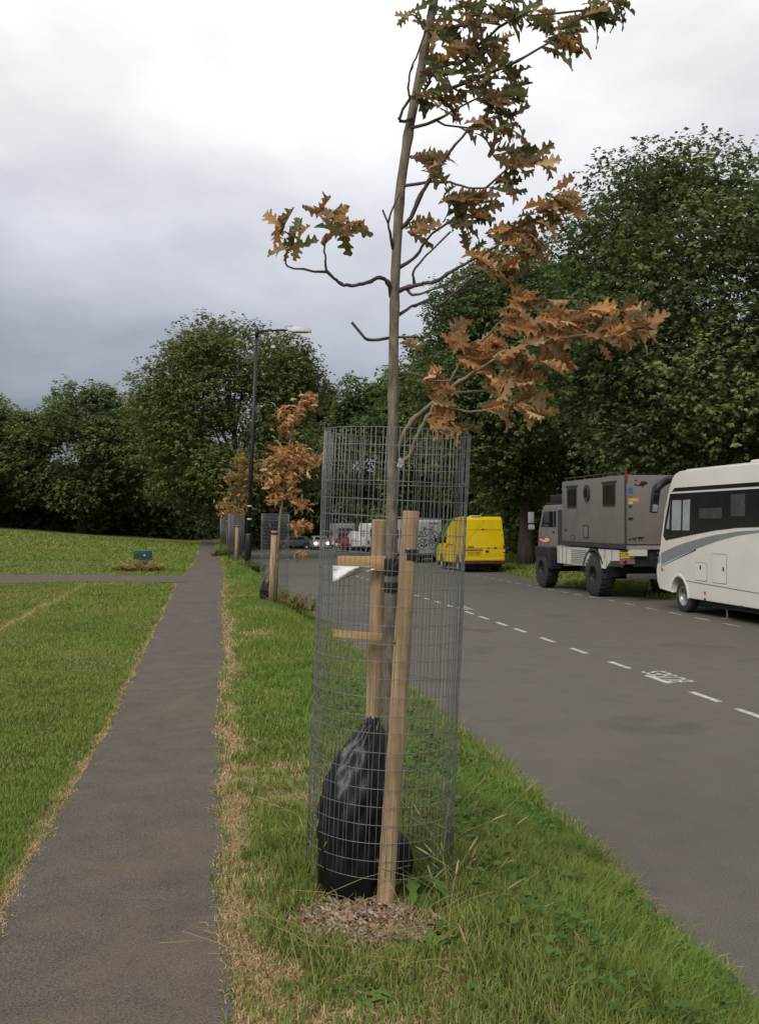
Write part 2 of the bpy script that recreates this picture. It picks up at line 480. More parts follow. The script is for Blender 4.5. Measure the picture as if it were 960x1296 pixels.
tag(obj('side_path', me, path_m), kind='structure')

# painted markings: children of the road
paint_m = mat('road_paint', (0.22, 0.205, 0.18), 0.75, var=0, c2=(0.56, 0.54, 0.50), scale=13, bump=0.1, detail=10)
bay_paint_m = mat('worn_bay_paint', (0.15, 0.135, 0.115), 0.8, var=0, c2=(0.42, 0.40, 0.36), scale=9, bump=0.1, detail=10)


def dash(x, y, ln, wd, m=None):
    z0, z1 = float(zroad(y - ln / 2)), float(zroad(y + ln / 2)); h = wd / 2
    q = [(x - h, y - ln / 2, z0 + .003), (x + h, y - ln / 2, z0 + .003), (x + h, y + ln / 2, z1 + .003), (x - h, y + ln / 2, z1 + .003)]
    MB().add(q + [(a, b, c + .003) for a, b, c in q], [(3, 2, 1, 0), (4, 5, 6, 7), (0, 1, 5, 4), (1, 2, 6, 5), (2, 3, 7, 6), (3, 0, 4, 7)]).build('lane_dash', m or paint_m, road)


for y in [7.1, 8.4, 9.7, 10.79, 12.09, 13.39, 14.97, 16.46, 17.97, 19.15, 20.48, 21.65, 23.37, 24.8, 26.16, 27.4] + [28.8 + 1.4 * k for k in range(18)]:
    dash(5.83 + 0.1 * sstep(9, 14, y) + 0.25 * sstep(27, 45, y), y, 0.66, 0.085)
BX = lambda y: np.interp(y, [10, 18, 22, 25, 30.4, 38, 42, 55, 70], [10.44, 10.46, 10.5, 10.56, 10.73, 11.08, 11.25, 11.7, 12.6])
for k in range(40):
    y = 13.2 + 1.24 * k
    dash(float(BX(y)), y, 0.62, 0.065, bay_paint_m)
for (x, y) in ((6.14, 12.28), (6.12, 22.9)):
    me = text_mesh('bay_lettering', 'BUSES', 0.50, 0.72)
    o = obj('bay_lettering', me, paint_m, road, (x, y, float(zroad(y)) + 0.004)); o.rotation_euler = (0, 0, math.pi / 2)
    o['label'] = 'white painted word BUSES read from the parking bays'

# ------------------------------------------------------------------ grass (uncountable: stuff)
grass_m = leaf_mat('grass_blade', trans=0.25, rough=0.6)


def in_view(x, y, z, m=70):
    d = np.stack([x, y, z - EYE.z], -1)
    D = d @ np.array(F_); px = 480 + 1230 * (d @ np.array(R_)) / np.maximum(D, .01); py = 648 - 1230 * (d @ np.array(U_)) / np.maximum(D, .01)
    return (D > 0.5) & (px > -m) & (px < 960 + m) & (py < 1296 + 2 * m), D


def blades(name, label, bands, mask, hfun, greens, drys=((0.54, 0.40, 0.23), (0.40, 0.29, 0.155)), cat='grass'):
    VV = []; TT = []; CC = []; off = 0
    for (x0, x1, y0, y1, dens, wd, hs) in bands:
        n = int((x1 - x0) * (y1 - y0) * dens)
        x = RNG.uniform(x0, x1, n); y = RNG.uniform(y0, y1, n)
        keep = mask(x, y); x = x[keep]; y = y[keep]; z = zground(x, y)
        k, D = in_view(x, y, z); x = x[k]; y = y[k]; z = z[k]; n = len(x)
        if n == 0: continue
        dr = dryness(x, y)
        isdry = RNG.random(n) < np.clip(np.maximum(dr * (.45 + .9 * vnoise(x * 11, y * 9 + 2)), 1.6 * (dr - .5)), 0.05, 0.97)
        clump = vnoise(x * 5 + 3, y * 5)
        h = hfun(x, y) * hs * RNG.uniform(0.55, 1.35, n) * (0.6 + 0.8 * clump)
        h = np.where(isdry, h * 0.55, h)
        lean = np.where(isdry, RNG.uniform(0.6, 1.6, n), RNG.uniform(0.15, 0.9, n))
        az = RNG.uniform(0, 2 * np.pi, n); dx = np.cos(az); dy = np.sin(az)
        fa = az + np.pi / 2 + RNG.uniform(-.9, .9, n); wx = np.cos(fa); wy = np.sin(fa)
        ww = wd * RNG.uniform(0.6, 1.3, n)
        P = np.stack([x, y, z - 0.004], -1)
        W = np.stack([wx * ww * .5, wy * ww * .5, np.zeros(n)], -1)
        mid = P + np.stack([dx * h * lean * .28, dy * h * lean * .28, h * .58], -1)
        tip = P + np.stack([dx * h * lean * .85, dy * h * lean * .85, h * np.clip(1.05 - .35 * lean, .25, 1)], -1)
        if wd < .012:
            nv = 5; v = np.stack([P - W, P + W, mid - W * .8, mid + W * .8, tip], 1).reshape(-1, 3)
            b = (np.arange(n) * 5)[:, None, None] + np.array([[0, 1, 3], [0, 3, 2], [2, 3, 4]])[None]
        else:                                           # far blades: one face each
            nv = 3; v = np.stack([P - W * 1.15, P + W * 1.15, tip], 1).reshape(-1, 3)
            b = (np.arange(n) * 3)[:, None, None] + np.array([[0, 1, 2]])[None]
        g0, g1 = np.array(greens[0]), np.array(greens[1]); t = np.clip(RNG.random(n) * .45 + clump * .3 + .5 * (vnoise(x * 1.7 + 8, y * 1.7) - .25), 0, 1)[:, None]
        c = g0 * (1 - t) + g1 * t
        yel = np.clip(0.45 * vnoise(x * 1.1, y * .8 + 7) ** 1.5 + RNG.random(n) * .2, 0, .9)[:, None]; c = c * (1 - yel) + yel * np.array([0.27, 0.25, 0.075])
        u = RNG.random(n)[:, None]; cd = np.array(drys[0]) * u + np.array(drys[1]) * (1 - u); ff = (.75 * sstep(16, 32, y))[:, None]; cd = cd * (1 - ff) + ff * np.array([.21, .195, .06])
        jit = .2 - .13 * sstep(14, 30, y); c = np.where(isdry[:, None], cd, c) * (1 + jit * RNG.uniform(-1, 1, n))[:, None]
        VV.append(v); TT.append((b + off).reshape(-1, 3)); CC.append(np.repeat(c, nv, 0)); off += len(v)
    o = obj(name, np_mesh(name, np.concatenate(VV), np.concatenate(TT), np.concatenate(CC)), grass_m)
    return tag(o, label, cat, kind='stuff')


def verge_mask(x, y):
    dm = np.hypot((x - MULCH.x) / 0.29, (y - MULCH.y) / 0.27) * (.7 + .6 * vnoise(x * 14, y * 14))
    return (x > path_r(y) - 0.05 * RNG.random(len(x))) & (x < road_edge(y) + 0.09 * RNG.random(len(x)) - .01) & (RNG.random(len(x)) < np.clip((dm - .55) * 1.6, 0.03, 1))
def verge_h(x, y): return 0.05 + 0.085 * sstep(0.75, 1.7, x) * (1 - 0.45 * sstep(7, 14, y)) + 0.03 * vnoise(x * 2, y * 2)
def meadow_mask(x, y): return (x < path_l(y) + 0.05 * RNG.random(len(x))) & ((y < 26.0 + .5 * RNG.random(len(x))) | (y > 29.3 - .4 * RNG.random(len(x))))
def meadow_h(x, y): return 0.030 + 0.022 * vnoise(x * 1.2, y * 1.2)

G1 = ((0.075, 0.155, 0.020), (0.165, 0.280, 0.040))
G2 = ((0.098, 0.172, 0.024), (0.195, 0.282, 0.048))
blades('verge_grass', 'rough green and straw coloured grass between footpath and road',
       [(0.0, 2.7, 2.6, 6.0, 11800, .0052, 1), (0.0, 2.7, 6.0, 11, 5500, .0080, 1.05), (0, 2.7, 11, 20, 2200, .013, 1.1), (0, 2.7, 20, 36, 900, .022, 1.2), (0.2, 2.6, 36, 70, 250, .05, 1.5)],
       verge_mask, verge_h, G1)
blades('meadow_grass', 'mown green grass of the park meadow left of the footpath',
       [(-2.2, -.7, 2.8, 6.5, 12000, .0045, 1), (-4, -.7, 6.5, 11, 5500, .0075, 1), (-8, -.6, 11, 18, 2000, .013, 1.1), (-11, -.6, 18, 30, 700, .024, 1.2), (-20, -.4, 29.0, 48, 160, .055, 1.5), (-30, -.3, 48, 72, 40, .12, 2.2)],
       meadow_mask, meadow_h, G2)
blades('roadside_grass', 'yellowish grass under the trees beyond the parked vehicles',
       [(11.4, 20, 14, 34, 260, .03, 1.5), (11.4, 24, 34, 60, 110, .05, 1.8)],
       lambda x, y: x > road_right(y) + .2 * RNG.random(len(x)), lambda x, y: 0.06 + 0.05 * vnoise(x, y), G2)

# ================================================================== YOUNG OAK IN ITS GUARD
bark_m = mat('oak_bark', (0.085, 0.066, 0.046), 0.9, var=0.0, c2=(0.24, 0.21, 0.155), scale=34, bump=0.8, stretch=(1, 1, 0.35))
twig_m = mat('oak_twig', (0.085, 0.068, 0.055), 0.85, var=0.3, scale=30, bump=0.3)
pale_m = mat('pale_twig', (0.19, 0.16, 0.11), 0.8, var=0.3, scale=30, bump=0.3)
oak_leaf_m = leaf_mat('oak_leaf', objcolor=True, trans=0.42, rough=0.6)
leafcol_m = leaf_mat('leaf_mass', trans=0.42, rough=0.6)


def leaf_shape(n=25, curl=0.25, fold=0.2, twist=0.0, lobes=5.0, seed=0):
    """a round-lobed oak leaf, one long, from the stalk at the origin along +Y"""
    r = random.Random(seed)
    vs = [(0, -0.14, 0)]; L_ = []; R2 = []; M_ = []
    amp = [[r.uniform(.8, 1.2) for _ in range(9)] for _ in range(2)]; ph = [r.uniform(-.06, .06) for _ in range(2)]
    for i in range(n):
        t = i / (n - 1)
        env = 0.285 * (math.sin(math.pi * min(1, t ** 1.25 * 0.92 + 0.05)) ** 0.75)
        for k, (side, lst) in enumerate(((-1, L_), (1, R2))):
            q = lobes * (t - 0.06) + ph[k]
            lob = min(1, max(0, 0.5 + 0.85 * math.cos(2 * math.pi * q)))
            wv = env * (0.44 + 0.56 * lob * amp[k][int(q + .5) % 9])
            if i == n - 1: wv = 0.03
            yy = t + 0.26 * (wv - .44 * env)
            zz = fold * wv * 1.6 - curl * t * t + 0.055 * math.sin(11 * t + 3 * side + seed) * (wv / .2)
            xx = side * wv
            a = twist * t; lst.append((xx * math.cos(a) - zz * math.sin(a) * 0.5, yy, zz + xx * math.sin(a)))
        M_.append((0, t, -curl * t * t))
    b = len(vs); vs += M_; bl = len(vs); vs += L_; br = len(vs); vs += R2
    fs = [(0, bl, b), (0, b, br)]
    for i in range(n - 1):
        fs += [(b + i, bl + i, bl + i + 1), (b + i, bl + i + 1, b + i + 1), (b + i, b + i + 1, br + i + 1), (b + i, br + i + 1, br + i)]
    return np.array(vs), np.array(fs)


LEAVES = [leaf_shape(33, c, f, tw, lb, k) for k, (c, f, tw, lb) in enumerate(((0.30, 0.50, 0.5, 3.6), (0.60, 0.30, -0.8, 3.8), (0.05, 0.7, 0.9, 4.2), (-0.30, 0.45, -0.5, 3.8), (0.95, 0.55, 0.4, 3.6), (0.35, -0.35, 1.2, 4.2)))]
LEAF_ME = []
for k, (v, t) in enumerate(LEAVES):
    me = np_mesh('oak_leaf', v, t, None, False); me.materials.append(oak_leaf_m); LEAF_ME.append(me)


def basis(d, n):
    d = d / np.linalg.norm(d, axis=-1, keepdims=True)
    s = np.cross(d, n); s /= np.maximum(np.linalg.norm(s, axis=-1, keepdims=True), 1e-6)
    return s, d, np.cross(s, d)


def leaf_cloud(P, Dr, Nr, size, shape, C):
    v, t = shape; s, d, n = basis(Dr, Nr)
    W = P[:, None] + size[:, None, None] * (v[None, :, 0:1] * s[:, None] + v[None, :, 1:2] * d[:, None] + v[None, :, 2:3] * n[:, None])
    T = t[None] + (np.arange(len(P)) * len(v))[:, None, None]
    return W.reshape(-1, 3), T.reshape(-1, 3), np.repeat(C, len(v), 0)


OAK = at(489, 1114, 4.33); OAK.z = 0.0
oak = thing('oak_sapling', 'young oak with browning lobed leaves blown to the right inside tall wire guard', 'tree', OAK)


def pl(pts, d0, d1=None, base=OAK, smooth=2):
    """pixel polyline with depth running from d0 to d1, relative to base, rounded off"""
    d1 = d0 if d1 is None else d1; n = len(pts)
    P = [at(x, y, d0 + (d1 - d0) * i / max(1, n - 1)) - base for i, (x, y) in enumerate(pts)]
    for _ in range(smooth):
        Q = [P[0]]
        for a, b in zip(P, P[1:]): Q += [a * .75 + b * .25, a * .25 + b * .75]
        P = Q[:1] + Q[2:-2] + [P[-1]] if len(P) > 2 else P
    return P


def branch(pts, r0, r1, d0=4.33, d1=None, m=None, parent=None, name='branch', n=6):
    P = pl(pts, d0, d1)
    k = len(P)
    rs = [(r0 + (r1 - r0) * i / (k - 1)) * (1.32 if random.random() < .12 else random.uniform(0.88, 1.1)) for i in range(k)]
    P = [P[0]] + [p + Vector((random.gauss(0, .0022), random.gauss(0, .0022), random.gauss(0, .0022))) for p in P[1:-1]] + [P[-1]]
    return MB().tube(P, rs, n).build(name, m or twig_m, parent or oak)


TR = [(489, 1135), (490, 1000), (493, 860), (495, 700), (497, 540), (498, 430), (500, 345), (506, 240), (518, 160), (534, 80), (548, 5), (562, -70), (574, -140)]
P = [at(x, y, 4.33 + 0.02 * math.sin(i)) - OAK for i, (x, y) in enumerate(TR)]
Q = []
for a, b in zip(P, P[1:]):
    for k in range(6): Q.append(a.lerp(b, k / 6))
Q.append(P[-1])
Q = [Q[max(0, i - 1)] * .25 + Q[i] * .5 + Q[min(len(Q) - 1, i + 1)] * .25 for i in range(len(Q))]
rs = [float(np.interp(q.z, [0, 0.3, 1.2, 1.8, 2.4, 3.2, 4.6], [.034, .031, .0285, .0245, .0215, .021, .016])) * random.uniform(.95, 1.05) for q in Q]
for k in (14, 26, 33, 41, 47, 55): rs[k] *= 1.16
Q[0].z = -0.06
MB().tube(Q, rs, 14).build('trunk', bark_m, oak)

br = branch
br([(495, 376), (493, 362), (487, 354), (479, 350), (461, 360), (444, 362), (430, 359), (417, 348), (413, 343)], .011, .006, 4.33, 4.15)
br([(413, 343), (411, 330), (410, 312), (412, 300)], .0055, .004, 4.15, 4.13)
br([(413, 344), (387, 342), (365, 339), (361, 332), (361, 322)], .005, .0035, 4.15, 4.10)
br([(496, 427), (465, 432), (458, 425), (445, 408)], .0075, .006, 4.33, 4.24)
br([(496, 427), (529, 426)], .006, .004, 4.33, 4.25)
br([(495, 432), (496, 443), (504, 457), (523, 480), (560, 483)], .006, .003, 4.32, 4.28, pale_m)
br([(497, 315), (493, 292), (490, 279), (484, 266)], .008, .0045, 4.32, 4.22)
br([(491, 282), (496, 260), (506, 243)], .006, .004, 4.26, 4.30)
br([(522, 150), (505, 155), (505, 146), (519, 126), (516, 110), (519, 88), (530, 64), (538, 40)], .008, .004, 4.32, 4.2)
br([(534, 92), (555, 82), (581, 81), (596, 64), (625, 40), (667, 11), (690, -4)], .011, .005, 4.33, 4.10)
br([(520, 162), (555, 152), (581, 135), (612, 120)], .008, .004, 4.33, 4.22)
br([(553, 153), (570, 162), (593, 162)], .005, .004, 4.27, 4.30)
br([(505, 290), (518, 280), (530, 252), (543, 227), (559, 205), (579, 180), (594, 163), (615, 145)], .010, .005, 4.33, 4.15)
br([(512, 235), (544, 229), (573, 232), (602, 240), (625, 237), (640, 215)], .007, .004, 4.33, 4.2)
br([(530, 120), (580, 110), (652, 79), (690, 58), (722, 38)], .009, .004, 4.33, 4.0)
br([(541, 45), (590, 30), (640, 20), (700, 18), (765, 10)], .009, .004, 4.33, 4.1)
br([(502, 340), (526, 326), (538, 305), (559, 283), (585, 270)], .008, .004, 4.33, 4.22)
br([(524, 359), (521, 346), (532, 331), (553, 311), (570, 293)], .006, .004, 4.30, 4.2)
br([(500, 370), (522, 362), (537, 358), (550, 358), (567, 345), (589, 333), (625, 315), (680, 275), (715, 258)], .010, .004, 4.33, 4.05)
br([(514, 365), (522, 375), (544, 368), (570, 356), (591, 348), (640, 335)], .007, .004, 4.32, 4.15)
br([(500, 401), (524, 386), (540, 381), (559, 371), (585, 366)], .008, .004, 4.33, 4.45)
br([(541, 382), (553, 390), (576, 370), (611, 338), (645, 310)], .007, .004, 4.36, 4.25)
br([(499, 583), (518, 582), (528, 550), (541, 526), (565, 495), (593, 475), (625, 455), (656, 440), (727, 420), (826, 413)], .012, .005, 4.33, 3.95, pale_m)
br([(502, 580), (508, 554), (522, 530), (545, 512), (563, 497)], .014, .010, 4.33, 4.22, pale_m)
br([(565, 493), (585, 455), (613, 427), (639, 403), (665, 385)], .008, .004, 4.22, 4.1, pale_m)
br([(573, 496), (605, 496), (652, 487), (690, 468)], .006, .004, 4.22, 4.1, pale_m)
br([(550, 508), (573, 518), (597, 521), (625, 518), (648, 510), (676, 504)], .006, .004, 4.22, 4.12, pale_m)
br([(571, 485), (562, 480), (548, 482)], .005, .003, 4.2, 4.1, pale_m)
tg = MB().box((-.012, -.002, -.02), (.012, .002, .02)).build('nursery_label', mat('white_card', (.6, .6, .58), .5), oak)
tg.location = at(507, 586, 4.29) - OAK; tg.rotation_euler = (.2, .3, .4)

BRN = ((0.54, 0.290, 0.115), (0.44, 0.205, 0.078), (0.63, 0.42, 0.22), (0.50, 0.30, 0.13), (0.35, 0.185, 0.085))
DUL = ((0.27, 0.175, 0.085), (0.20, 0.135, 0.065), (0.35, 0.235, 0.13))
GRN = ((0.15, 0.155, 0.060), (0.19, 0.18, 0.075), (0.12, 0.13, 0.052))
# (pixel centre, depth, spread in px, leaves, palette weights brown/dull/green)
CL = []
for c in ((350, 290, 4.1, 7, 3), (368, 300, 4.1, 7, 3), (360, 312, 4.1, 6, 3), (403, 275, 4.13, 8, 4), (432, 285, 4.12, 10, 4), (418, 300, 4.12, 5, 2)):
    CL.append((*c, (.45, .3, .25)))
for c in ((530, 22, 4.2, 9, 3), (560, 30, 4.25, 16, 8), (600, 18, 4.2, 18, 8), (640, 12, 4.2, 18, 8), (590, 60, 4.25, 18, 9), (625, 55, 4.2, 14, 7), (560, 85, 4.25, 14, 6), (600, 100, 4.2, 18, 8),
          (545, 120, 4.25, 12, 5), (570, 132, 4.25, 14, 5), (625, 125, 4.15, 15, 7), (648, 118, 4.15, 13, 5), (640, 155, 4.15, 15, 7), (612, 160, 4.15, 12, 5), (680, 25, 4.1, 17, 7), (715, 40, 4.05, 15, 7), (750, 18, 4.1, 15, 7), (785, 4, 4.1, 10, 4), (700, 55, 4.02, 10, 4), (640, 90, 4.15, 12, 5), (570, -40, 4.3, 16, 5), (620, -50, 4.2, 18, 6), (585, -95, 4.3, 16, 5), (640, -100, 4.2, 16, 5), (580, -145, 4.33, 14, 6)):
    CL.append((*c, (.12, .44, .44)))
for c in ((533, 198, 4.3, 10, 3), (552, 212, 4.25, 12, 6), (575, 258, 4.2, 13, 7), (603, 262, 4.2, 14, 6), (590, 285, 4.2, 12, 5), (528, 292, 4.3, 9, 4), (645, 195, 4.2, 9, 3), (662, 208, 4.2, 12, 5), (636, 232, 4.2, 10, 4), (685, 205, 4.2, 8, 3)):
    CL.append((*c, (.34, .36, .30)))
for c in ((610, 325, 4.2, 14, 7), (640, 300, 4.15, 15, 7), (665, 320, 4.15, 15, 7), (640, 345, 4.15, 14, 5), (690, 270, 4.1, 14, 6), (715, 250, 4.05, 13, 6), (670, 290, 4.1, 13, 6)):
    CL.append((*c, (.30, .48, .22)))
for c in ((668, 378, 4.1, 14, 7), (650, 405, 4.1, 15, 7), (690, 395, 4.1, 15, 7), (680, 425, 4.08, 17, 8), (720, 410, 4.05, 15, 8), (750, 395, 4.02, 13, 5), (760, 425, 4.02, 15, 7), (783, 420, 3.98, 15, 7), (805, 402, 3.95, 12, 5), (815, 418, 3.95, 12, 5),
          (620, 440, 4.15, 15, 7), (582, 425, 4.15, 9, 4), (595, 450, 4.15, 13, 5), (645, 455, 4.1, 15, 7), (660, 475, 4.1, 14, 6), (700, 455, 4.08, 14, 6), (625, 480, 4.12, 10, 4), (548, 480, 4.15, 12, 5), (558, 495, 4.15, 13, 6), (555, 525, 4.15, 10, 4), (575, 540, 4.15, 10, 3), (636, 515, 4.12, 11, 5), (662, 512, 4.12, 11, 5), (678, 520, 4.1, 7, 2), (516, 436, 4.3, 3, 1)):
    CL.append((*c, (.80, .12, .08)))
leaf_specs = []
for (cx, cy, dd, sp, cnt, wts) in CL:
    for k in range(int(cnt * 2.1 + .5)):
        ox, oy = random.gauss(0, sp * .58) - (10 if cx > 480 else -8), random.gauss(0, sp * .46)
        p = at(cx + ox, cy + oy, dd + random.gauss(0, .07))
        d = R_ * (1.0 + random.gauss(0, .35)) + U_ * random.gauss(-0.02, .42) + F_ * random.gauss(0, .4)
        if cx < 480: d = R_ * random.gauss(0.15, .7) + U_ * random.gauss(.3, .6) + F_ * random.gauss(0, .4)
        if cx < 540 and cy < 60: d = R_ * random.gauss(-.3, .6) + U_ * random.gauss(0, .6)
        nn = -F_ * random.gauss(0.85, .45) + U_ * random.gauss(.45, .6) + R_ * random.gauss(0, .4)
        pal = random.choices((BRN, DUL, GRN), wts)[0]; c = Vector(random.choice(pal)) * random.uniform(.62, 1.2)
        leaf_specs.append((p, d, nn, random.uniform(.066, .122) * (1.0 if cx < 480 else 1), c))
random.shuffle(leaf_specs)
leaf_specs.sort(key=lambda q: q[0].z > 3.95)
for p, d, nn, sz, c in leaf_specs[:298]:
    d = d.normalized(); s = d.cross(nn).normalized(); n3 = s.cross(d)
    o = obj('leaf', LEAF_ME[random.randrange(6)], None, oak)
    o.matrix_basis = Matrix.LocRotScale(p - OAK, Matrix((s, d, n3)).transposed().to_quaternion(), (sz, sz, sz))
    o.color = (*c, 1)
rest = leaf_specs[298:]
if rest:
    VV = []; TT = []; CC = []; off = 0
    for k in range(6):
        sub = rest[k::6]
        if not sub: continue
        v, t, c = leaf_cloud(np.array([x[0] - OAK for x in sub]), np.array([x[1] for x in sub]), np.array([x[2] for x in sub]), np.array([x[3] for x in sub]), LEAVES[k], np.array([x[4] for x in sub]))
        VV.append(v); TT.append(t + off); CC.append(c); off += len(v)
    tag(obj('foliage', np_mesh('foliage', np.concatenate(VV), np.concatenate(TT), np.concatenate(CC)), leafcol_m, oak), kind='stuff')

# ---- welded wire guard
wire_m = mat('galvanised_wire', (0.20, 0.20, 0.205), 0.5, 0.45, var=0.25, scale=30)
GB = at(478, 1114, 4.33); GB.z = 0.0
GT = at(503, 548, 4.33)
GH = (GT - GB).length; GR = 0.322; Z0 = 0.125
HOOPS = 26; UPR = 84
hoop_me = MB().tube([(GR * math.cos(2 * math.pi * k / 48), GR * math.sin(2 * math.pi * k / 48), 0) for k in range(49)], 0.0014, 5, caps=False).mesh('hoop_wire')
up_me = MB().tube([(0, 0, Z0 + (GH - Z0) * k / 8) for k in range(9)], 0.0013, 5).mesh('upright_wire')
bent_me = MB().tube([(0.006 * math.sin(k * 1.1), 0.005 * math.sin(k * .8 + 1), Z0 + (GH - Z0) * k / 8) for k in range(9)], 0.0013, 5).mesh('upright_wire')
for m_ in (hoop_me, up_me, bent_me): m_.materials.append(wire_m)


def make_guard(label, loc, rot):
    g = thing('tree_guard', label, 'tree guard', loc, group='wire mesh guards round the young trees'); g.rotation_euler = rot
    for k in range(HOOPS):
        o = obj('hoop_wire', hoop_me, None, g, (0, 0, Z0 + (GH - Z0) * k / (HOOPS - 1))); s = 1 + random.uniform(-.013, .013)
        o.scale = (s, 1 / s, 1); o.rotation_euler = (random.uniform(-.011, .011), random.uniform(-.011, .011), random.uniform(0, 6))
    for k in range(UPR):
        t = 2 * math.pi * (k + random.uniform(-.13, .13)) / UPR
        o = obj('upright_wire', bent_me if k % 3 == 0 else up_me, None, g, (GR * math.cos(t), GR * math.sin(t), 0)); o.rotation_euler = (0, 0, random.uniform(0, 6.3))
    return g


rot = (GT - GB).normalized().to_track_quat('Z', 'Y').to_euler()
guard = make_guard('tall round wire mesh guard round the nearest young oak', GB, rot)

# ---- stakes, rubber tie, battens, scrap
wood_m = mat('stake_wood', (0.20, 0.135, 0.074), 0.85, var=0.0, c2=(0.47, 0.335, 0.19), scale=11, bump=0.5, stretch=(2.2, 2.2, 0.22), detail=9)
batten_m = mat('batten_wood', (0.38, 0.235, 0.10), 0.75, var=0.0, c2=(0.56, 0.37, 0.18), scale=14, bump=0.25, stretch=(0.2, 2, 2))
rubber_m = mat('black_rubber', (0.012, 0.012, 0.013), 0.6, var=0.3, scale=20)


def stake(label, b, t, r, split=True):
    root = thing('tree_stake', label, 'stake', b, group='pressure treated stakes beside the nearest oak')
    d = t - b; n = 26; P = []; rs = []
    for k in range(n):
        u = k / (n - 1); P.append(d * u + Vector((random.gauss(0, .0008), random.gauss(0, .0008), 0))); rs.append(r * (1.04 - .05 * u) * random.uniform(.985, 1.015))
    P = [P[0] - d.normalized() * .12] + P + [P[-1] + d.normalized() * .004]; rs = [rs[0]] + rs + [rs[-1] * .93]
    MB().tube(P, rs, 16).build('post', wood_m, root)
    return root, d


FB = at(487, 1149, 4.05); FB.z = 0; FT = at(520, 648, 4.08)
s1, d1 = stake('round wooden stake standing in front of the trunk, the taller of the two', FB, FT, .036)
MB().tube([d1 * .665 + Vector((-.035, -.012, .0)), d1 * .665 + Vector((-.0385, -.018, .015))], .007, 8).build('knot', mat('wood_knot', (.20, .11, .06), .8), s1)
nail = MB().tube([d1 * .905 + Vector((-.01, -.034, 0)), d1 * .905 + Vector((-.01, -.044, 0))], .004, 6).build('nail', hub_m, s1)
BB = at(466, 1090, 4.52); BB.z = 0; BT = at(481, 659, 4.44)
s2, d2 = stake('round wooden stake behind the trunk with two tan cross strips', BB, BT, .036)
# cross strips nailed to the rear stake
p0 = at(427, 713, 4.385) - BB; p1 = at(490, 713, 4.385) - BB


def plank(p0, p1, hgt, th, nseg, wob, jag):
    mb = MB(); d = p1 - p0; n3 = Vector((d.y, -d.x, 0)).normalized(); vs = []
    for k in range(nseg + 1):
        u = k / nseg; c = p0 + d * u + n3 * (wob * math.sin(u * 3.1)); hh = hgt * (1 + (random.uniform(-.25, .3) if (jag and k == 0) else random.uniform(-.03, .03)))
        for sx, sz in ((1, -1), (1, 1), (-1, 1), (-1, -1)): vs.append(c + n3 * (th / 2 * sx) + Vector((0, 0, hh / 2 * sz)))
    fs = [(3, 2, 1, 0), tuple(4 * nseg + i for i in range(4))]
    for k in range(nseg):
        for i in range(4): fs.append((4 * k + i, 4 * k + (i + 1) % 4, 4 * k + 4 + (i + 1) % 4, 4 * k + 4 + i))
    return mb.add(vs, fs)


plank(p0, p1, .066, .012, 8, .004, False).build('cross_strip', batten_m, s2, bevel=.002)
plank(at(421, 801, 4.385) - BB, at(483, 806, 4.385) - BB, .030, .010, 10, .010, True).build('cross_strip', batten_m, s2)
# rubber tie: belt round the front stake, spacer, loop round the trunk
TB = at(508, 712, 4.2)
tie = thing('tree_tie', 'black rubber tie belting the front stake to the oak trunk', 'tree tie', TB)
c1 = FB + d1 * .905 - d1 * 0; c1 = at(517.5, 702, 4.079)
ax = d1.normalized()
MB().tube([c1 - ax * .024 - TB, c1 + ax * .024 - TB], .0395, 18).build('stake_band', rubber_m, tie, bevel=.003)
c2 = at(495, 728, 4.335)
MB().tube([c2 - Vector((0, 0, .075)) - TB, c2 - Vector((0, 0, .03)) - TB], .033, 16).build('trunk_band', rubber_m, tie, bevel=.003)
MB().tube([c2 + Vector((0, 0, .00)) - TB, c2 + Vector((0, 0, .075)) - TB], .0335, 16).build('trunk_band', rubber_m, tie, bevel=.003)
MB().tube([c1 * .85 + c2 * .15 - TB, c1 * .3 + c2 * .7 - TB], .022, 10).build('spacer', rubber_m, tie, bevel=.003)
# white plastic scrap caught on the wire
SB = at(442, 725, 4.05)
sv = []; nxs, nys = 9, 5
for i in range(nxs):
    for j in range(nys):
        u, v_ = i / (nxs - 1), j / (nys - 1)
        px = 421 + 52 * u; py = 716 + v_ * (20 - 17 * u) + 1.5 * u
        sv.append(at(px, py, 4.03 + .03 * math.sin(u * 7 + v_ * 4) + .05 * u) - SB)
sf = [(i * nys + j, i * nys + j + 1, (i + 1) * nys + j + 1, (i + 1) * nys + j) for i in range(nxs - 1) for j in range(nys - 1)]
me = bpy.data.meshes.new('plastic_scrap'); me.from_pydata([tuple(p) for p in sv], [], sf)
for p in me.polygons: p.use_smooth = True
o = obj('plastic_scrap', me, mat('white_plastic_film', (.62, .62, .62), .35, var=.08, scale=20), None, SB)
sm = o.modifiers.new('thickness', 'SOLIDIFY'); sm.thickness = .0012
tag(o, 'torn white plastic scrap hanging under the upper tan strip', 'plastic scrap')

# ---- black watering bag
bag_m = mat('black_polythene', (0.006, 0.0065, 0.007), 0.36, var=0.35, scale=9, bump=0.3, spec=0.33, stretch=(1, 1, .5))


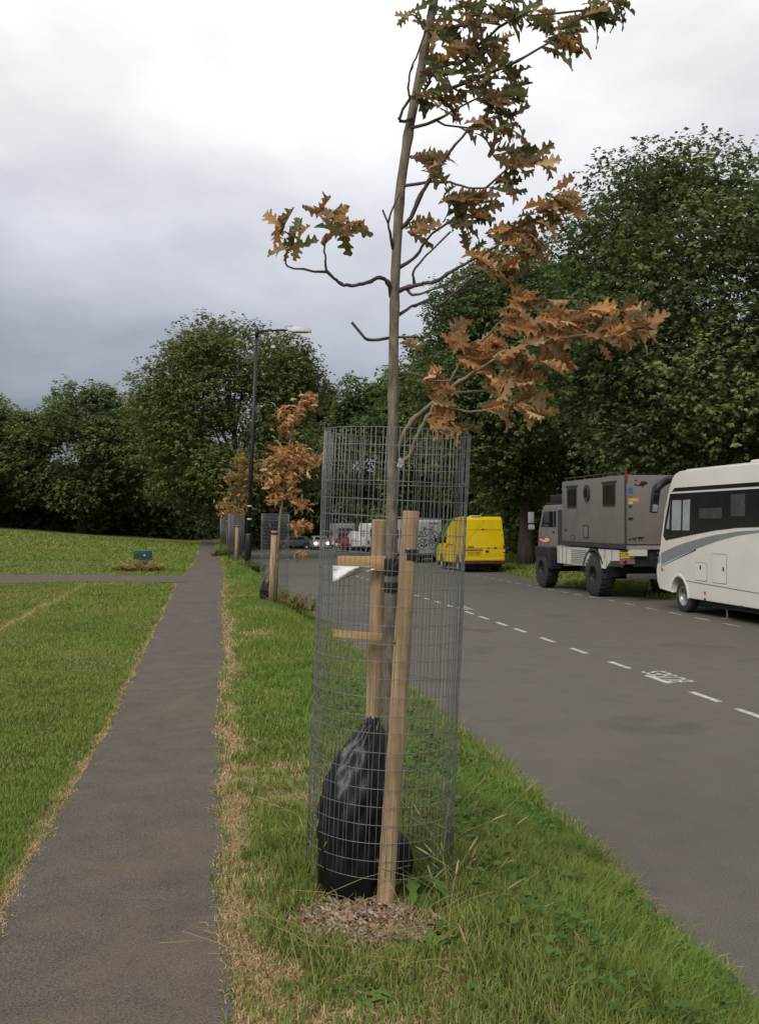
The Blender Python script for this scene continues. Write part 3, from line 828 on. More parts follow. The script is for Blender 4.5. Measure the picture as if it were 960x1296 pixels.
def bag_mesh(name, levels, n=56, fold=.06, tw=7, top_jag=.010, seed=0):
    """levels: (z, centre x, centre y, rx, ry)"""
    rnd = random.Random(seed); ph = [rnd.uniform(0, 6) for _ in range(4)]
    zs = np.linspace(levels[0][0], levels[-1][0], 34); lv = np.array(levels); vs = []; fs = []
    for i, z in enumerate(zs):
        cx, cy, rx, ry = [np.interp(z, lv[:, 0], lv[:, q]) for q in (1, 2, 3, 4)]
        u = i / (len(zs) - 1)
        for k in range(n):
            t = 2 * math.pi * k / n
            am = fold * (0.40 + 0.95 * u)
            f = 1 + am * (math.sin(5 * t + tw * z + ph[0]) * .5 + abs(math.sin(4.5 * t - tw * 1.2 * z + ph[1])) * .8 - .4 + .35 * math.sin(12 * t + tw * 1.9 * z + ph[2])) + .02 * math.sin(23 * t - 30 * z + ph[3])
            zz = z + (top_jag * math.sin(7 * t + 1) * sstep(.85, 1, u) if u > .8 else 0)
            vs.append((cx + rx * f * math.cos(t), cy + ry * f * math.sin(t), float(zz)))
    m_ = len(zs)
    for i in range(m_ - 1):
        for k in range(n): fs.append((i * n + k, i * n + (k + 1) % n, (i + 1) * n + (k + 1) % n, (i + 1) * n + k))
    fs.append(tuple(range(n))[::-1]); vs.append((lv[-1, 1], lv[-1, 2], lv[-1, 0] - .03)); fs += [((m_ - 1) * n + k, (m_ - 1) * n + (k + 1) % n, len(vs) - 1) for k in range(n)]
    me = bpy.data.meshes.new(name); me.from_pydata(vs, [], fs)
    for p in me.polygons: p.use_smooth = True
    return me


BG = at(447, 1128, 4.19); BG.z = 0
bag = thing('watering_bag', 'shiny black plastic watering bag slumped against the nearest stakes', 'watering bag', BG)
obj('bag_body', bag_mesh('bag_body', [(-.02, 0, 0, .130, .11), (.01, 0, 0, .142, .115), (.10, 0, 0, .152, .125), (.30, .004, .01, .150, .12), (.42, .014, .02, .142, .11), (.52, .032, .04, .124, .09), (.60, .052, .05, .102, .07), (.66, .074, .06, .070, .05), (.71, .094, .07, .040, .035), (.728, .100, .07, .024, .026)], fold=.115, tw=17), bag_m, bag)
lb = obj('bag_lobe', bag_mesh('bag_lobe', [(-.02, 0, 0, .05, .05), (.02, 0, 0, .062, .06), (.12, 0, 0, .066, .06), (.20, -.008, 0, .052, .05), (.245, -.02, 0, .026, .03), (.255, -.02, 0, .008, .01)], fold=.10, seed=3, top_jag=0), bag_m, bag)
lb.location = at(502, 1108, 4.28) - BG; lb.location.z = 0

# ---- mulch of wood chips and stones (uncountable)
n = 1900
a_ = RNG.uniform(0, 2 * np.pi, n); r_ = np.sqrt(RNG.random(n)) * (.70 + .62 * vnoise(a_ * 1.6, a_ * 0 + 3.3)) * RNG.uniform(.85, 1.15, n)
x = MULCH.x + .33 * r_ * np.cos(a_) + .02; y = MULCH.y + .28 * r_ * np.sin(a_) + .0
z = zground(x, y) + RNG.uniform(0, .022, n) * (1.1 - r_ * .8)
ln = RNG.uniform(.010, .036, n); wd = ln * RNG.uniform(.25, .7, n); th = RNG.uniform(.003, .009, n)
cu = np.array([[-1, -1, -1], [1, -1, -1], [1, 1, -1], [-1, 1, -1], [-1, -1, 1], [1, -1, 1], [1, 1, 1], [-1, 1, 1]]) * .5
cf = np.array([[3, 2, 1, 0], [4, 5, 6, 7], [0, 1, 5, 4], [1, 2, 6, 5], [2, 3, 7, 6], [3, 0, 4, 7]])
loc = cu[None] * np.stack([ln, wd, th], -1)[:, None] * RNG.uniform(.65, 1.25, (n, 8, 3))
ang = RNG.uniform(0, 6.28, n); tl = RNG.normal(0, .35, (n, 2))
lx = loc[:, :, 0] * np.cos(ang)[:, None] - loc[:, :, 1] * np.sin(ang)[:, None]; ly = loc[:, :, 0] * np.sin(ang)[:, None] + loc[:, :, 1] * np.cos(ang)[:, None]
lz = loc[:, :, 2] + lx * tl[:, :1] + ly * tl[:, 1:]
V = np.stack([lx + x[:, None], ly + y[:, None], lz + z[:, None] + .006], -1).reshape(-1, 3)
T = (cf[None] + (np.arange(n) * 8)[:, None, None]).reshape(-1, 4)
pal = np.array([[.32, .22, .14], [.22, .13, .075], [.40, .31, .21], [.16, .10, .06], [.30, .27, .23], [.26, .165, .10]])
C = pal[RNG.integers(0, 6, n)] * RNG.uniform(.75, 1.2, (n, 1))
tag(obj('bark_mulch', np_mesh('bark_mulch', V, T, np.repeat(C, 8, 0)), leaf_mat('chip', trans=0.0, rough=.85)), 'brown wood chip and stone mulch heaped at the foot of the nearest stakes', 'mulch', kind='stuff')

# ---- weeds
weed_m = leaf_mat('weed_leaf', trans=0.3, rough=0.65, spec=0.12)


def weed_mesh(name, nl, ln, wd, seed, up=.5, tooth=.35, col=((.06, .115, .025), (.11, .17, .04))):
    r = random.Random(seed); VV = []; FF = []; CC = []
    for k in range(nl):
        az = k * 2.4 + r.uniform(-.4, .4); L_ = ln * r.uniform(.6, 1.15); e0 = r.uniform(up * .5, up * 1.4); b = len(VV); m_ = 12
        c = Vector(col[0]).lerp(Vector(col[1]), r.random())
        p = Vector((0, 0, 0)); e = e0
        for i in range(m_ + 1):
            t = i / m_; wv = wd * L_ * math.sin(math.pi * (.06 + .92 * t) ** 1.25) * (1 - tooth * (i % 2)) if i < m_ else .001
            s = Vector((-math.sin(az), math.cos(az), 0)); dz = Vector((0, 0, wv * .35))
            VV += [p - s * wv + dz, p, p + s * wv + dz]; CC += [c, c * 1.25, c]
            p = p + Vector((math.cos(az) * math.cos(e), math.sin(az) * math.cos(e), math.sin(e))) * (L_ / m_); e -= (e0 + .5) / m_ * 1.5
        for i in range(m_):
            q = b + 3 * i; FF += [(q, q + 1, q + 4, q + 3), (q + 1, q + 2, q + 5, q + 4)]
    return np_mesh(name, np.array([tuple(v) for v in VV]), np.array(FF), np.array([tuple(c) for c in CC]))


weeds = [weed_mesh('weed_plant', 11, .20, .12, 1, .85, .5), weed_mesh('weed_plant', 10, .14, .17, 2, .6, .35), weed_mesh('weed_plant', 13, .16, .10, 3, .5, .55), weed_mesh('weed_plant', 9, .10, .24, 4, .7, .2)]
WP = [(520, 1128, 0, 1.25), (548, 1150, 2, 1.1), (585, 1192, 1, 1.2), (622, 1188, 3, 1.1), (690, 1235, 1, 1.1), (735, 1205, 3, 1.1), (560, 1110, 0, 1.0), (655, 1150, 1, .9), (610, 1240, 2, 1.0), (450, 1262, 2, .8), (540, 1205, 2, 1.15), (800, 1255, 1, 1.0), (700, 1130, 3, .9), (640, 1085, 1, .9), (600, 1060, 2, .8), (760, 1160, 3, .8), (505, 1270, 2, .8), (850, 1290, 1, .9), (345, 1130, 2, .5), (330, 1072, 3, .5), (395, 1160, 1, .5)]
for (px, py, kind, sc) in WP:
    g = on_z(px, py, 0.0)
    for _ in range(6): g = on_z(px, py, float(zground(g.x, g.y)))
    o = obj('weed_plant', weeds[kind], weed_m, None, (g.x, g.y, float(zground(g.x, g.y)) - .004)); sc *= 1.25; o.scale = (sc, sc, sc * 1.1); o.rotation_euler = (0, 0, random.uniform(0, 6.3))
    tag(o, 'broad leaved green weed growing low in the verge grass', 'weed', 'weeds in the near verge')
# clover-like ground cover on the bank
n = 11000
x = RNG.uniform(.9, 2.45, n); y = RNG.uniform(2.9, 9.5, n); k = (x < road_edge(y) + .03) & (RNG.random(n) < sstep(.9, 1.5, x) * (.3 + .9 * vnoise(x * 3, y * 3))); x = x[k]; y = y[k]; n = len(x)
h = RNG.uniform(.04, .15, n) * sstep(2.5, 2.1, x) + .02
P = np.stack([x, y, zground(x, y) + h], -1); az = RNG.uniform(0, 6.28, n)
Dr = np.stack([np.cos(az), np.sin(az), RNG.normal(0, .35, n)], -1); Nr = np.stack([RNG.normal(0, .4, n), RNG.normal(0, .4, n), np.ones(n)], -1)
cl_shape = (np.array([[0, 0, 0], [-.42, .45, .1], [0, .5, 0], [.42, .45, .1], [-.2, .95, .03], [.2, .95, .03]]), np.array([[0, 2, 1], [0, 3, 2], [1, 2, 4], [2, 3, 5], [2, 5, 4]]))
t = RNG.random((n, 1)); C = np.array([[.05, .11, .022]]) * (1 - t) + t * np.array([[.11, .185, .045]])
v, t_, c = leaf_cloud(P, Dr, Nr, RNG.uniform(.012, .052, n) ** 1.0, cl_shape, C)
tag(obj('bank_weeds', np_mesh('bank_weeds', v, t_, c), weed_m), 'low leafy green ground cover on the bank down to the road', 'ground cover', kind='stuff')
# tall dry stalks with seed heads
VV = []; TT = []; CC = []; off = 0
stalk_px = [(395 + random.uniform(-10, 22), 1095 + random.uniform(-40, 30)) for _ in range(34)] + [(560 + random.uniform(-30, 60), 1110 + random.uniform(-40, 60)) for _ in range(34)] + [(random.uniform(560, 860), random.uniform(1130, 1290)) for _ in range(26)] + [(random.uniform(290, 420), random.uniform(1170, 1290)) for _ in range(26)] + [(random.uniform(395, 560), random.uniform(1150, 1250)) for _ in range(40)]
for i, (px, py) in enumerate(stalk_px):
    g = on_z(px, py, 0.0); g.z = float(zground(g.x, g.y)); hh = random.uniform(.16, .42) if i < 34 else random.uniform(.12, .40) if i < 68 else random.uniform(.08, .30)
    if i >= 128: hh = random.uniform(.05, .22)
    az = random.uniform(0, 6.28); le = random.uniform(.2, .9) if i < 94 else random.uniform(.6, 1.8)
    P = [g + Vector((math.cos(az) * hh * le * u * u, math.sin(az) * hh * le * u * u, hh * u * (1 - .25 * le * u))) for u in (0, .25, .5, .75, 1)]
    mb = MB().tube(P, [.0014, .0013, .0012, .0011, .001], 4)
    if i < 75:
        d = (P[-1] - P[-2]).normalized(); mb.tube([P[-1], P[-1] + d * .02, P[-1] + d * .05, P[-1] + d * .075], [.002, .005, .004, .001], 5)
    for f in mb.f:
        TT += [[f[0] + off, f[1] + off, f[2] + off]] + ([[f[0] + off, f[2] + off, f[3] + off]] if len(f) > 3 else [])
    c = random.choice(((.42, .33, .17), (.36, .27, .13), (.30, .27, .10))); VV += mb.v; CC += [c] * len(mb.v); off += len(mb.v)
tag(obj('dry_stalks', np_mesh('dry_stalks', np.array(VV), np.array(TT), np.array(CC)), grass_m), 'tall dry grass stalks with seed heads round the foot of the guard', 'dry grass', kind='stuff')

# ================================================================== OTHER YOUNG TREES DOWN THE VERGE
SMALL = leaf_shape(9, .35, .35, .3, 3.0, 5)


def sapling(label, base, stem, r0, r1, clusters, wts, d, leaf=(.10, .17), twigs=True):
    root = thing('oak_sapling', label, 'tree', base, group='young oaks down the verge')
    P = [at(x, y, d) - base for x, y in stem]; P[0].z = -.05
    MB().tube(P, [r0 + (r1 - r0) * i / (len(P) - 1) for i in range(len(P))], 8).build('trunk', bark_m, root)
    pos = []; col = []
    for (cx, cy, sx, sy, cnt) in clusters:
        c0 = at(cx, cy, d + random.uniform(-.2, .2)) - base
        a = min(P, key=lambda q: (q - c0 + Vector((0, 0, .25))).length)
        MB().tube([a, a.lerp(c0, .5) - Vector((0, 0, .05)), c0], [.009, .007, .004], 5).build('branch', twig_m, root)
        for k in range(int(cnt * 2.0)):
            pos.append(at(cx + random.gauss(0, sx * .5), cy + random.gauss(0, sy * .5), d + random.gauss(0, sx * .5 * d / 1230)) - base)
            col.append(Vector(random.choice(random.choices((BRN, DUL, GRN, ((.30, .22, .06), (.24, .20, .06))), wts)[0])) * random.uniform(.75, 1.25))
    n = len(pos); D = np.array(R_)[None] * RNG.normal(.7, .5, (n, 1)) + RNG.normal(0, .5, (n, 3)); Nn = RNG.normal(0, .6, (n, 3)) + np.array([0, -.4, .7])
    v, t, c = leaf_cloud(np.array([tuple(p) for p in pos]), D, Nn, RNG.uniform(*leaf, n), SMALL, np.array([tuple(c) for c in col]))
    tag(obj('foliage', np_mesh('foliage', v, t, c), leafcol_m, root), kind='stuff')
    return root


T2 = on_z(348, 763, 0.0); T2.z = float(zground(T2.x, T2.y)); D2 = (T2 - EYE).dot(F_)
sapling('russet leaved young oak, second along the verge', T2, [(348, 765), (351, 700), (355, 650), (362, 600), (367, 560), (374, 520), (386, 500)], .035, .012,
        [(388, 506, 12, 12, 24), (382, 515, 10, 10, 14), (362, 528, 14, 16, 36), (358, 545, 8, 8, 10), (352, 583, 18, 20, 60), (372, 577, 20, 18, 60), (345, 600, 14, 16, 40), (365, 598, 22, 16, 60), (382, 585, 14, 12, 26), (396, 582, 12, 8, 18), (352, 622, 14, 14, 30), (345, 634, 8, 8, 10), (371, 630, 10, 10, 12), (380, 640, 10, 6, 10), (374, 668, 12, 7, 14), (385, 665, 8, 6, 8), (379, 703, 6, 7, 9)],
        (.88, .06, .02, .04), D2)
T3 = on_z(301, 711, 0.0); T3.z = float(zground(T3.x, T3.y)); D3 = (T3 - EYE).dot(F_)
sapling('yellowing young oak just left of the lamp post', T3, [(301, 711), (302, 670), (303, 620), (305, 585)], .04, .014,
        [(305, 583, 12, 12, 40), (296, 605, 14, 14, 50), (310, 600, 12, 12, 40), (300, 625, 16, 14, 60), (309, 618, 8, 10, 22), (300, 645, 14, 8, 36), (330, 592, 9, 9, 16), (327, 608, 6, 6, 8)], (.22, .25, .18, .35), D3, (.15, .25))
T4 = on_z(288, 701, 0.0); T4.z = float(zground(T4.x, T4.y)); D4 = (T4 - EYE).dot(F_)
sapling('small brown leaved young oak, farthest down the verge', T4, [(288, 701), (287, 670), (286, 640)], .04, .014,
        [(284, 650, 10, 8, 34), (277, 640, 6, 5, 12), (286, 636, 6, 6, 12)], (.6, .3, .1, 0), D4, (.16, .26))

# guards for them: second one wire by wire, the far two too fine to pick apart
g2 = copy_tree(guard, 'see-through wire mesh guard behind the russet young oak')
GP = on_z(346, 757, 0.0); GP.z = float(zground(GP.x, GP.y)); g2.location = GP; g2.rotation_euler = (-.01, .03, .4); g2.scale = (.9, .9, .93)


def far_guard(label, px, py, ht, r):
    b = on_z(px, py, 0.0); b.z = float(zground(b.x, b.y)); mb = MB()
    for k in range(24): mb.tube([(r * math.cos(6.2832 * i / 20), r * math.sin(6.2832 * i / 20), .05 + (ht - .05) * k / 23) for i in range(21)], .003, 3, caps=False)
    for k in range(72): t = 6.2832 * k / 72; mb.tube([(r * math.cos(t), r * math.sin(t), .05), (r * math.cos(t), r * math.sin(t), ht)], .003, 3)
    o = mb.build('tree_guard', wire_m); o.location = b
    return tag(o, label, 'tree guard', 'wire mesh guards round the young trees')


far_guard('grey mesh guard just left of the lamp post', 299, 709, 1.95, .33)
far_guard('grey mesh guard farthest down the verge', 287, 700, 1.9, .33)


def simple_stake(label, px, py, top, r):
    b = on_z(px, py, 0.0); b.z = float(zground(b.x, b.y)); d = (b - EYE).dot(F_); t = at(top[0], top[1], d)
    v = t - b
    root = thing('tree_stake', label, 'stake', b, group='stakes down the verge')
    MB().tube([v * -.06, v * .5, v], [r, r, r * .96], 10).build('post', wood_m, root)
    MB().tube([v * .955, v * .98], r * 1.12, 10).build('tie_band', rubber_m, root)


simple_stake('leaning wooden stake beside the russet young oak', 343, 763, (347, 672), .06)
simple_stake('pale wooden stake beside the yellowing young oak', 299, 711, (300, 665), .07)
T2B = on_z(339, 760, 0.0); T2B.z = float(zground(T2B.x, T2B.y))
o = obj('watering_bag', bag_mesh('watering_bag', [(-.02, 0, 0, .13, .13), (.05, 0, 0, .165, .14), (.25, .01, 0, .165, .14), (.42, .03, 0, .13, .11), (.55, .06, 0, .08, .07), (.62, .07, 0, .03, .03)], seed=5), bag_m, None, T2B)
tag(o, 'black watering bag at the foot of the russet young oak', 'watering bag')


def frond_clump(name, label, base, fronds, ht, spread, cols, width, seed):
    r = random.Random(seed); VV = []; TT = []; CC = []; off = 0
    for k in range(fronds):
        az = r.uniform(0, 6.28); rb = spread * .75 * math.sqrt(r.random()); ab = r.uniform(0, 6.28); ob = Vector((math.cos(ab) * rb, math.sin(ab) * rb, 0)); L_ = ht * r.uniform(.5, 1.15) * (1 - .65 * rb / spread); n = 12; sp = L_ * r.uniform(.3, 1.0); c = Vector(r.choice(cols))
        for i in range(n):
            u = i / n; p = ob + Vector((math.cos(az) * sp * u * u, math.sin(az) * sp * u * u, L_ * u * (1.25 - .5 * u)))
            for sd in (-1, 1):
                a2 = az + sd * 1.2 + r.uniform(-.3, .3); q = width * (1 - .6 * u) * r.uniform(.6, 1.2)
                e = p + Vector((math.cos(a2) * q, math.sin(a2) * q, r.uniform(-.1, .35) * q)); m_ = (p + e) / 2 + Vector((0, 0, .25 * q)); s = Vector((-math.sin(a2), math.cos(a2), 0)) * q * .22
                VV += [p, m_ - s, e, m_ + s]; TT.append([off, off + 1, off + 2, off + 3]); off += 4; CC += [c * r.uniform(.7, 1.25)] * 4
    o = obj(name, np_mesh(name, np.array([tuple(v) for v in VV]), np.array(TT), np.array([tuple(c) for c in CC])), weed_m, None, base)
    return tag(o, label, 'weed')


b = on_z(362, 760, 0.0); b.z = float(zground(b.x, b.y)) - .02
frond_clump('weed_clump', 'tall brown and green weeds arching over the road edge by the russet oak', b, 60, .75, .8, ((.24, .18, .07), (.14, .15, .04), (.27, .16, .07)), .13, 4)
b = on_z(316, 715, 0.0); b.z = float(zground(b.x, b.y)) - .02
frond_clump('weed_clump', 'green tuft of long grass round the lamp post foot', b, 170, .7, .8, ((.10, .15, .03), (.16, .17, .05), (.08, .12, .03)), .12, 5)
b = on_z(283, 704, 0.0); b.z = float(zground(b.x, b.y)) - .02
frond_clump('weed_clump', 'pale green grass tuft beside the farthest mesh guard', b, 110, .8, .7, ((.15, .18, .04), (.10, .14, .03)), .12, 6)

# ---- lamp post
LB = on_z(313, 713, 0.0); LB.z = float(zground(LB.x, LB.y)); dL = (LB - EYE).dot(F_)
LT = at(325, 418, dL) - LB
lamp = thing('street_lamp', 'tall black street lamp with pale head on an arm over the road', 'street lamp', LB)
iron_m = mat('lamp_black_paint', (0.014, 0.014, 0.016), .45, var=.3, scale=8)
u = LT.normalized()
MB().tube([u * -.2, u * 1.28, u * 1.36], [.125, .125, .085], 14).build('base_column', iron_m, lamp)
MB().tube([u * 1.30, u * 4.5, u * LT.length], [.082, .072, .058], 12).build('pole', iron_m, lamp)
LA = at(366, 420, dL) - LB
ad = (LA - LT); ad.z = 0; ad = ad.normalized(); al = (LA - LT).length
MB().tube([LT - u * .12, LT - u * .02 + ad * .15, LT + ad * al], [.05, .045, .03], 8).build('arm', iron_m, lamp)
MB().tube([LT - u * .28, LT + u * .06], .075, 10).build('collar', iron_m, lamp)
hv = []; hf = []
hd = LT + ad * al; sdv = Vector((-ad.y, ad.x, 0))
for i, (q, wd_, h0, h1) in enumerate(((-.06, .05, -.03, .04), (.08, .12, -.06, .11), (.4, .15, -.07, .13), (.7, .15, -.075, .12), (.84, .09, -.09, .03))):
    c = hd + ad * q
    for sx, zz in ((-1, h0), (-.75, h1), (.75, h1), (1, h0)): hv.append(c + sdv * wd_ * sx + Vector((0, 0, zz)))
for i in range(4):
    for k in range(4): hf.append((4 * i + k, 4 * i + (k + 1) % 4, 4 * i + 4 + (k + 1) % 4, 4 * i + 4 + k))
hf += [(3, 2, 1, 0), (16, 17, 18, 19)]
MB().add(hv, hf).build('lamp_head', mat('lamp_grey_shell', (.55, .54, .50), .45, var=.1, scale=6), lamp, bevel=.02)
MB().box((-.12, -.3, -.02), (.12, .3, .02)).build('lens', mat('lamp_lens', (.25, .25, .24), .2), lamp).matrix_basis = Matrix.Translation(hd + ad * .4 + Vector((0, 0, -.075))) @ Matrix.Rotation(math.atan2(ad.y, ad.x) - math.pi / 2, 4, 'Z')
for hh in (1.62, 2.12): MB().tube([u * (hh + .25), u * (hh + .30)], .086, 12).build('band', mat('lamp_white_band', (.6, .6, .6), .5), lamp)

# ---- green board in the meadow
SBp = on_z(181, 722, 0.0)
for _ in range(8): SBp = on_z(181, 722, float(zground(SBp.x, SBp.y)))
dS = (SBp - EYE).dot(F_)
sg = thing('park_board', 'dark green metal board on a stubby post in the meadow', 'sign board', SBp, -.05)
w2 = 11.2 * dS / 1230; zt = (at(181, 697, dS) - SBp).z; zb = (at(181, 708.5, dS) - SBp).z
MB().box((-w2, -.06, zb), (w2, .06, zt)).build('board', mat('board_green', (.012, .052, .044), .45, var=.25, scale=5), sg, bevel=.012)
MB().box((-.10, -.05, -.05), (.16, .05, zb + .03)).build('post', mat('board_post', (.09, .06, .04), .85, var=.4, scale=9), sg)
MB().box((.03, -.066, (zb + zt) / 2 - .03), (.08, -.061, (zb + zt) / 2 + .03)).build('sticker', mat('board_sticker', (.45, .45, .43), .5), sg)
b = SBp.copy(); b.z -= .02
frond_clump('weed_clump', 'withered yellow brown weeds round the green board', b + Vector((-.15, -.25, 0)), 260, .55, 1.0, ((.40, .29, .11), (.32, .21, .08), (.22, .21, .06)), .13, 8)

# ================================================================== FULL-GROWN TREES
oldbark_m = mat('old_bark', (0.045, 0.036, 0.028), .95, var=.0, c2=(.095, .078, .06), scale=5, bump=.8, stretch=(1, 1, .3))
foliage_m = leaf_mat('tree_foliage', trans=0.34, rough=0.65, spec=0.15)
LEAF4 = (np.array([[0, 0, 0], [-.33, .5, .08], [0, 1.0, -.12], [.33, .5, .08]]), np.array([[0, 2, 1], [0, 3, 2]]))


def big_tree(label, base, height, rx, ry, zlow, leaves, size, greens, seed, trunk_r=.38, clumps=120, offset=(0, 0), airy=.10, topbias=0.0, name='park_tree'):
    rg = np.random.default_rng(seed)
    root = thing(name, label, 'tree', base)
    zc = (height + zlow) / 2; rz = (height - zlow) / 2
    ctr = np.array([offset[0], offset[1], zc])
    # clump centres in a lumpy ellipsoid
    d = rg.normal(0, 1, (clumps, 3)); d /= np.linalg.norm(d, axis=1, keepdims=True)
    lump = 0.84 + 0.28 * vnoise(d[:, 0] * 2.2 + seed * 3.1 + 40, d[:, 1] * 2.2 + d[:, 2] * 2.9 + 40)
    rr = rg.uniform(.45, 1.0, clumps) ** .55 * lump
    sh = np.where(d[:, 2] < 0, 1.0 + .12 * (-d[:, 2]), 1.0)
    cc = ctr + d * rr[:, None] * np.array([rx, ry, rz]) * .90 * np.stack([sh, sh, np.ones(clumps)], 1)
    cr_ = rg.uniform(.13, .25, clumps) * (rx + ry) / 2
    # trunk and limbs
    mb = MB(); H = zlow + (height - zlow) * .62
    tp = [Vector((offset[0] * (i / 6) ** 2 + rg.normal(0, .06), offset[1] * (i / 6) ** 2 + rg.normal(0, .06), -.2 + (H + .2) * i / 6)) for i in range(7)]
    mb.tube(tp, [trunk_r * (1.25 if i == 0 else 1 - .13 * i) for i in range(7)], 12)
    mb.build('trunk', oldbark_m, root)
    for j in rg.choice(clumps, min(16, clumps), replace=False):
        c = Vector(cc[j]); z0 = max(zlow * .75, min(H * .9, c.z * .55)); k = min(6, max(0, int((z0 + .2) / (H + .2) * 6)))
        a = tp[k].lerp(tp[min(6, k + 1)], .5); m_ = a.lerp(c, .5) + Vector((rg.normal(0, .3), rg.normal(0, .3), rg.uniform(.1, .8)))
        MB().tube([a, a.lerp(m_, .5), m_, m_.lerp(c, .5), c], [trunk_r * .34, trunk_r * .27, trunk_r * .2, trunk_r * .13, trunk_r * .06], 6).build('limb', oldbark_m, root)
    # leaves: bunches of a few leaves set over the outside of each clump, some within
    per = 5; nb = leaves // per
    wts = cr_ ** 2; ci = rg.choice(clumps, nb, p=wts / wts.sum())
    v = rg.normal(0, 1, (nb, 3)); v[:, 2] += .25; v /= np.linalg.norm(v, axis=1, keepdims=True)
    rad_ = np.where(rg.random(nb) < .75, rg.uniform(.72, 1.06, nb), rg.uniform(.2, .8, nb))
    stray = rg.random(nb) < airy; rad_ = np.where(stray, rg.uniform(1.0, 1.42, nb), rad_)
    pb = cc[ci] + v * (cr_[ci] * rad_)[:, None] * np.array([1.12, 1.12, .78])
    tone = rg.uniform(.72, 1.3, clumps)[ci] * rg.uniform(.8, 1.22, nb); yel = np.clip(rg.normal(.35, .3, clumps)[ci] + rg.normal(0, .15, nb), 0, 1)
    P = np.repeat(pb, per, 0) + rg.normal(0, size * .28, (nb * per, 3)); vv = np.repeat(v, per, 0)
    n = nb * per
    az = rg.uniform(0, 2 * np.pi, n); Dr = np.stack([np.cos(az), np.sin(az), rg.uniform(-.75, .15, n)], -1) + vv * .45
    Nr = vv * .55 + np.array([0, 0, .75]) + rg.normal(0, .38, (n, 3))
    g0, g1 = np.array(greens[0]), np.array(greens[1])
    C = (g0 * (1 - yel[:, None]) + g1 * yel[:, None]) * tone[:, None]; C = np.repeat(C, per, 0) * rg.uniform(.85, 1.15, (n, 1))
    P[:, 2] = np.maximum(P[:, 2], .25)
    ve, t, c = leaf_cloud(P, Dr, Nr, size * rg.uniform(.7, 1.25, n), LEAF4, C)
    obj('crown', np_mesh('crown', ve, t, c), foliage_m, root)
    return root


def gz(x, y): return Vector((x, y, float(zground(x, y))))


GA = ((0.110, 0.148, 0.046), (0.200, 0.212, 0.074))     # olive, airy
GB_ = ((0.092, 0.138, 0.048), (0.165, 0.200, 0.072))    # dark chestnut
GC = ((0.085, 0.132, 0.044), (0.155, 0.195, 0.065))
big_tree('broad airy olive green tree behind the street lamp', gz(2.0, 69.5), 17.6, 7.2, 6.6, 1.3, 92000, .235, GA, 21, .42, 230, (-.2, 0), .17)
big_tree('dense dark green tree across the meadow, left of the airy tree', gz(-9.9, 81), 11.9, 6.3, 5.8, .4, 62000, .27, GB_, 22, .4, 150, (0, 0), .08)
big_tree('dark green tree at the left edge across the meadow', gz(-18.2, 82), 11.0, 5.2, 5.2, .4, 42000, .28, GB_, 23, .4, 110, (0, 0), .08)
big_tree('lower rounded tree filling the gap behind the dense dark tree', gz(-4.6, 91), 13.6, 6.0, 5, .4, 22000, .42, GB_, 24, .35, 110, (0, 0), .08)
big_tree('mid green tree at the far end of the road', gz(11.5, 112), 20.5, 6.4, 6, .8, 26000, .47, GC, 25, .4, 130, (0, 0), .12)
big_tree('light green tree seen behind the mesh of the nearest guard', gz(17.8, 100), 20.0, 6.8, 6, .8, 28000, .43, GC, 26, .4, 140, (0, 0), .12)
big_tree('deep green tree rising beyond the yellow van', gz(17.6, 73), 17.4, 5.2, 5.2, 1.2, 40000, .32, GC, 27, .4, 150, (0, 0), .1)
big_tree('dark chestnut with a thick trunk behind the yellow van', gz(16.0, 47.5), 17.0, 6.0, 6.0, 2.6, 100000, .20, GB_, 28, .45, 210, (0, 0), .1, name='chestnut_tree')
big_tree('tall full crowned chestnut above the parked truck and motorhome', gz(18.0, 32.0), 15.6, 7.2, 7.2, 2.3, 160000, .172, GB_, 29, .48, 380, (0, 0), .09, name='chestnut_tree')
big_tree('shaded chestnut partly out of frame right of the motorhome', gz(22.0, 24.0), 13.2, 5.0, 5.4, 2.2, 46000, .21, GB_, 30, .42, 150, (0, 0), .08, name='chestnut_tree')
big_tree('dark tree standing in the shade behind the chestnuts', gz(24.5, 46), 12.0, 6.0, 6.0, .3, 22000, .40, GB_, 31, .4, 130, (0, 0), .05)
big_tree('dark tree deep behind the grey truck', gz(22.0, 60), 12.5, 6.0, 6.0, .3, 20000, .42, GB_, 32, .4, 130, (0, 0), .05)
big_tree('dark tree behind the far parked campers', gz(21.5, 88), 13.0, 6.0, 6.0, .3, 18000, .44, GB_, 33, .4, 110, (0, 0), .05)


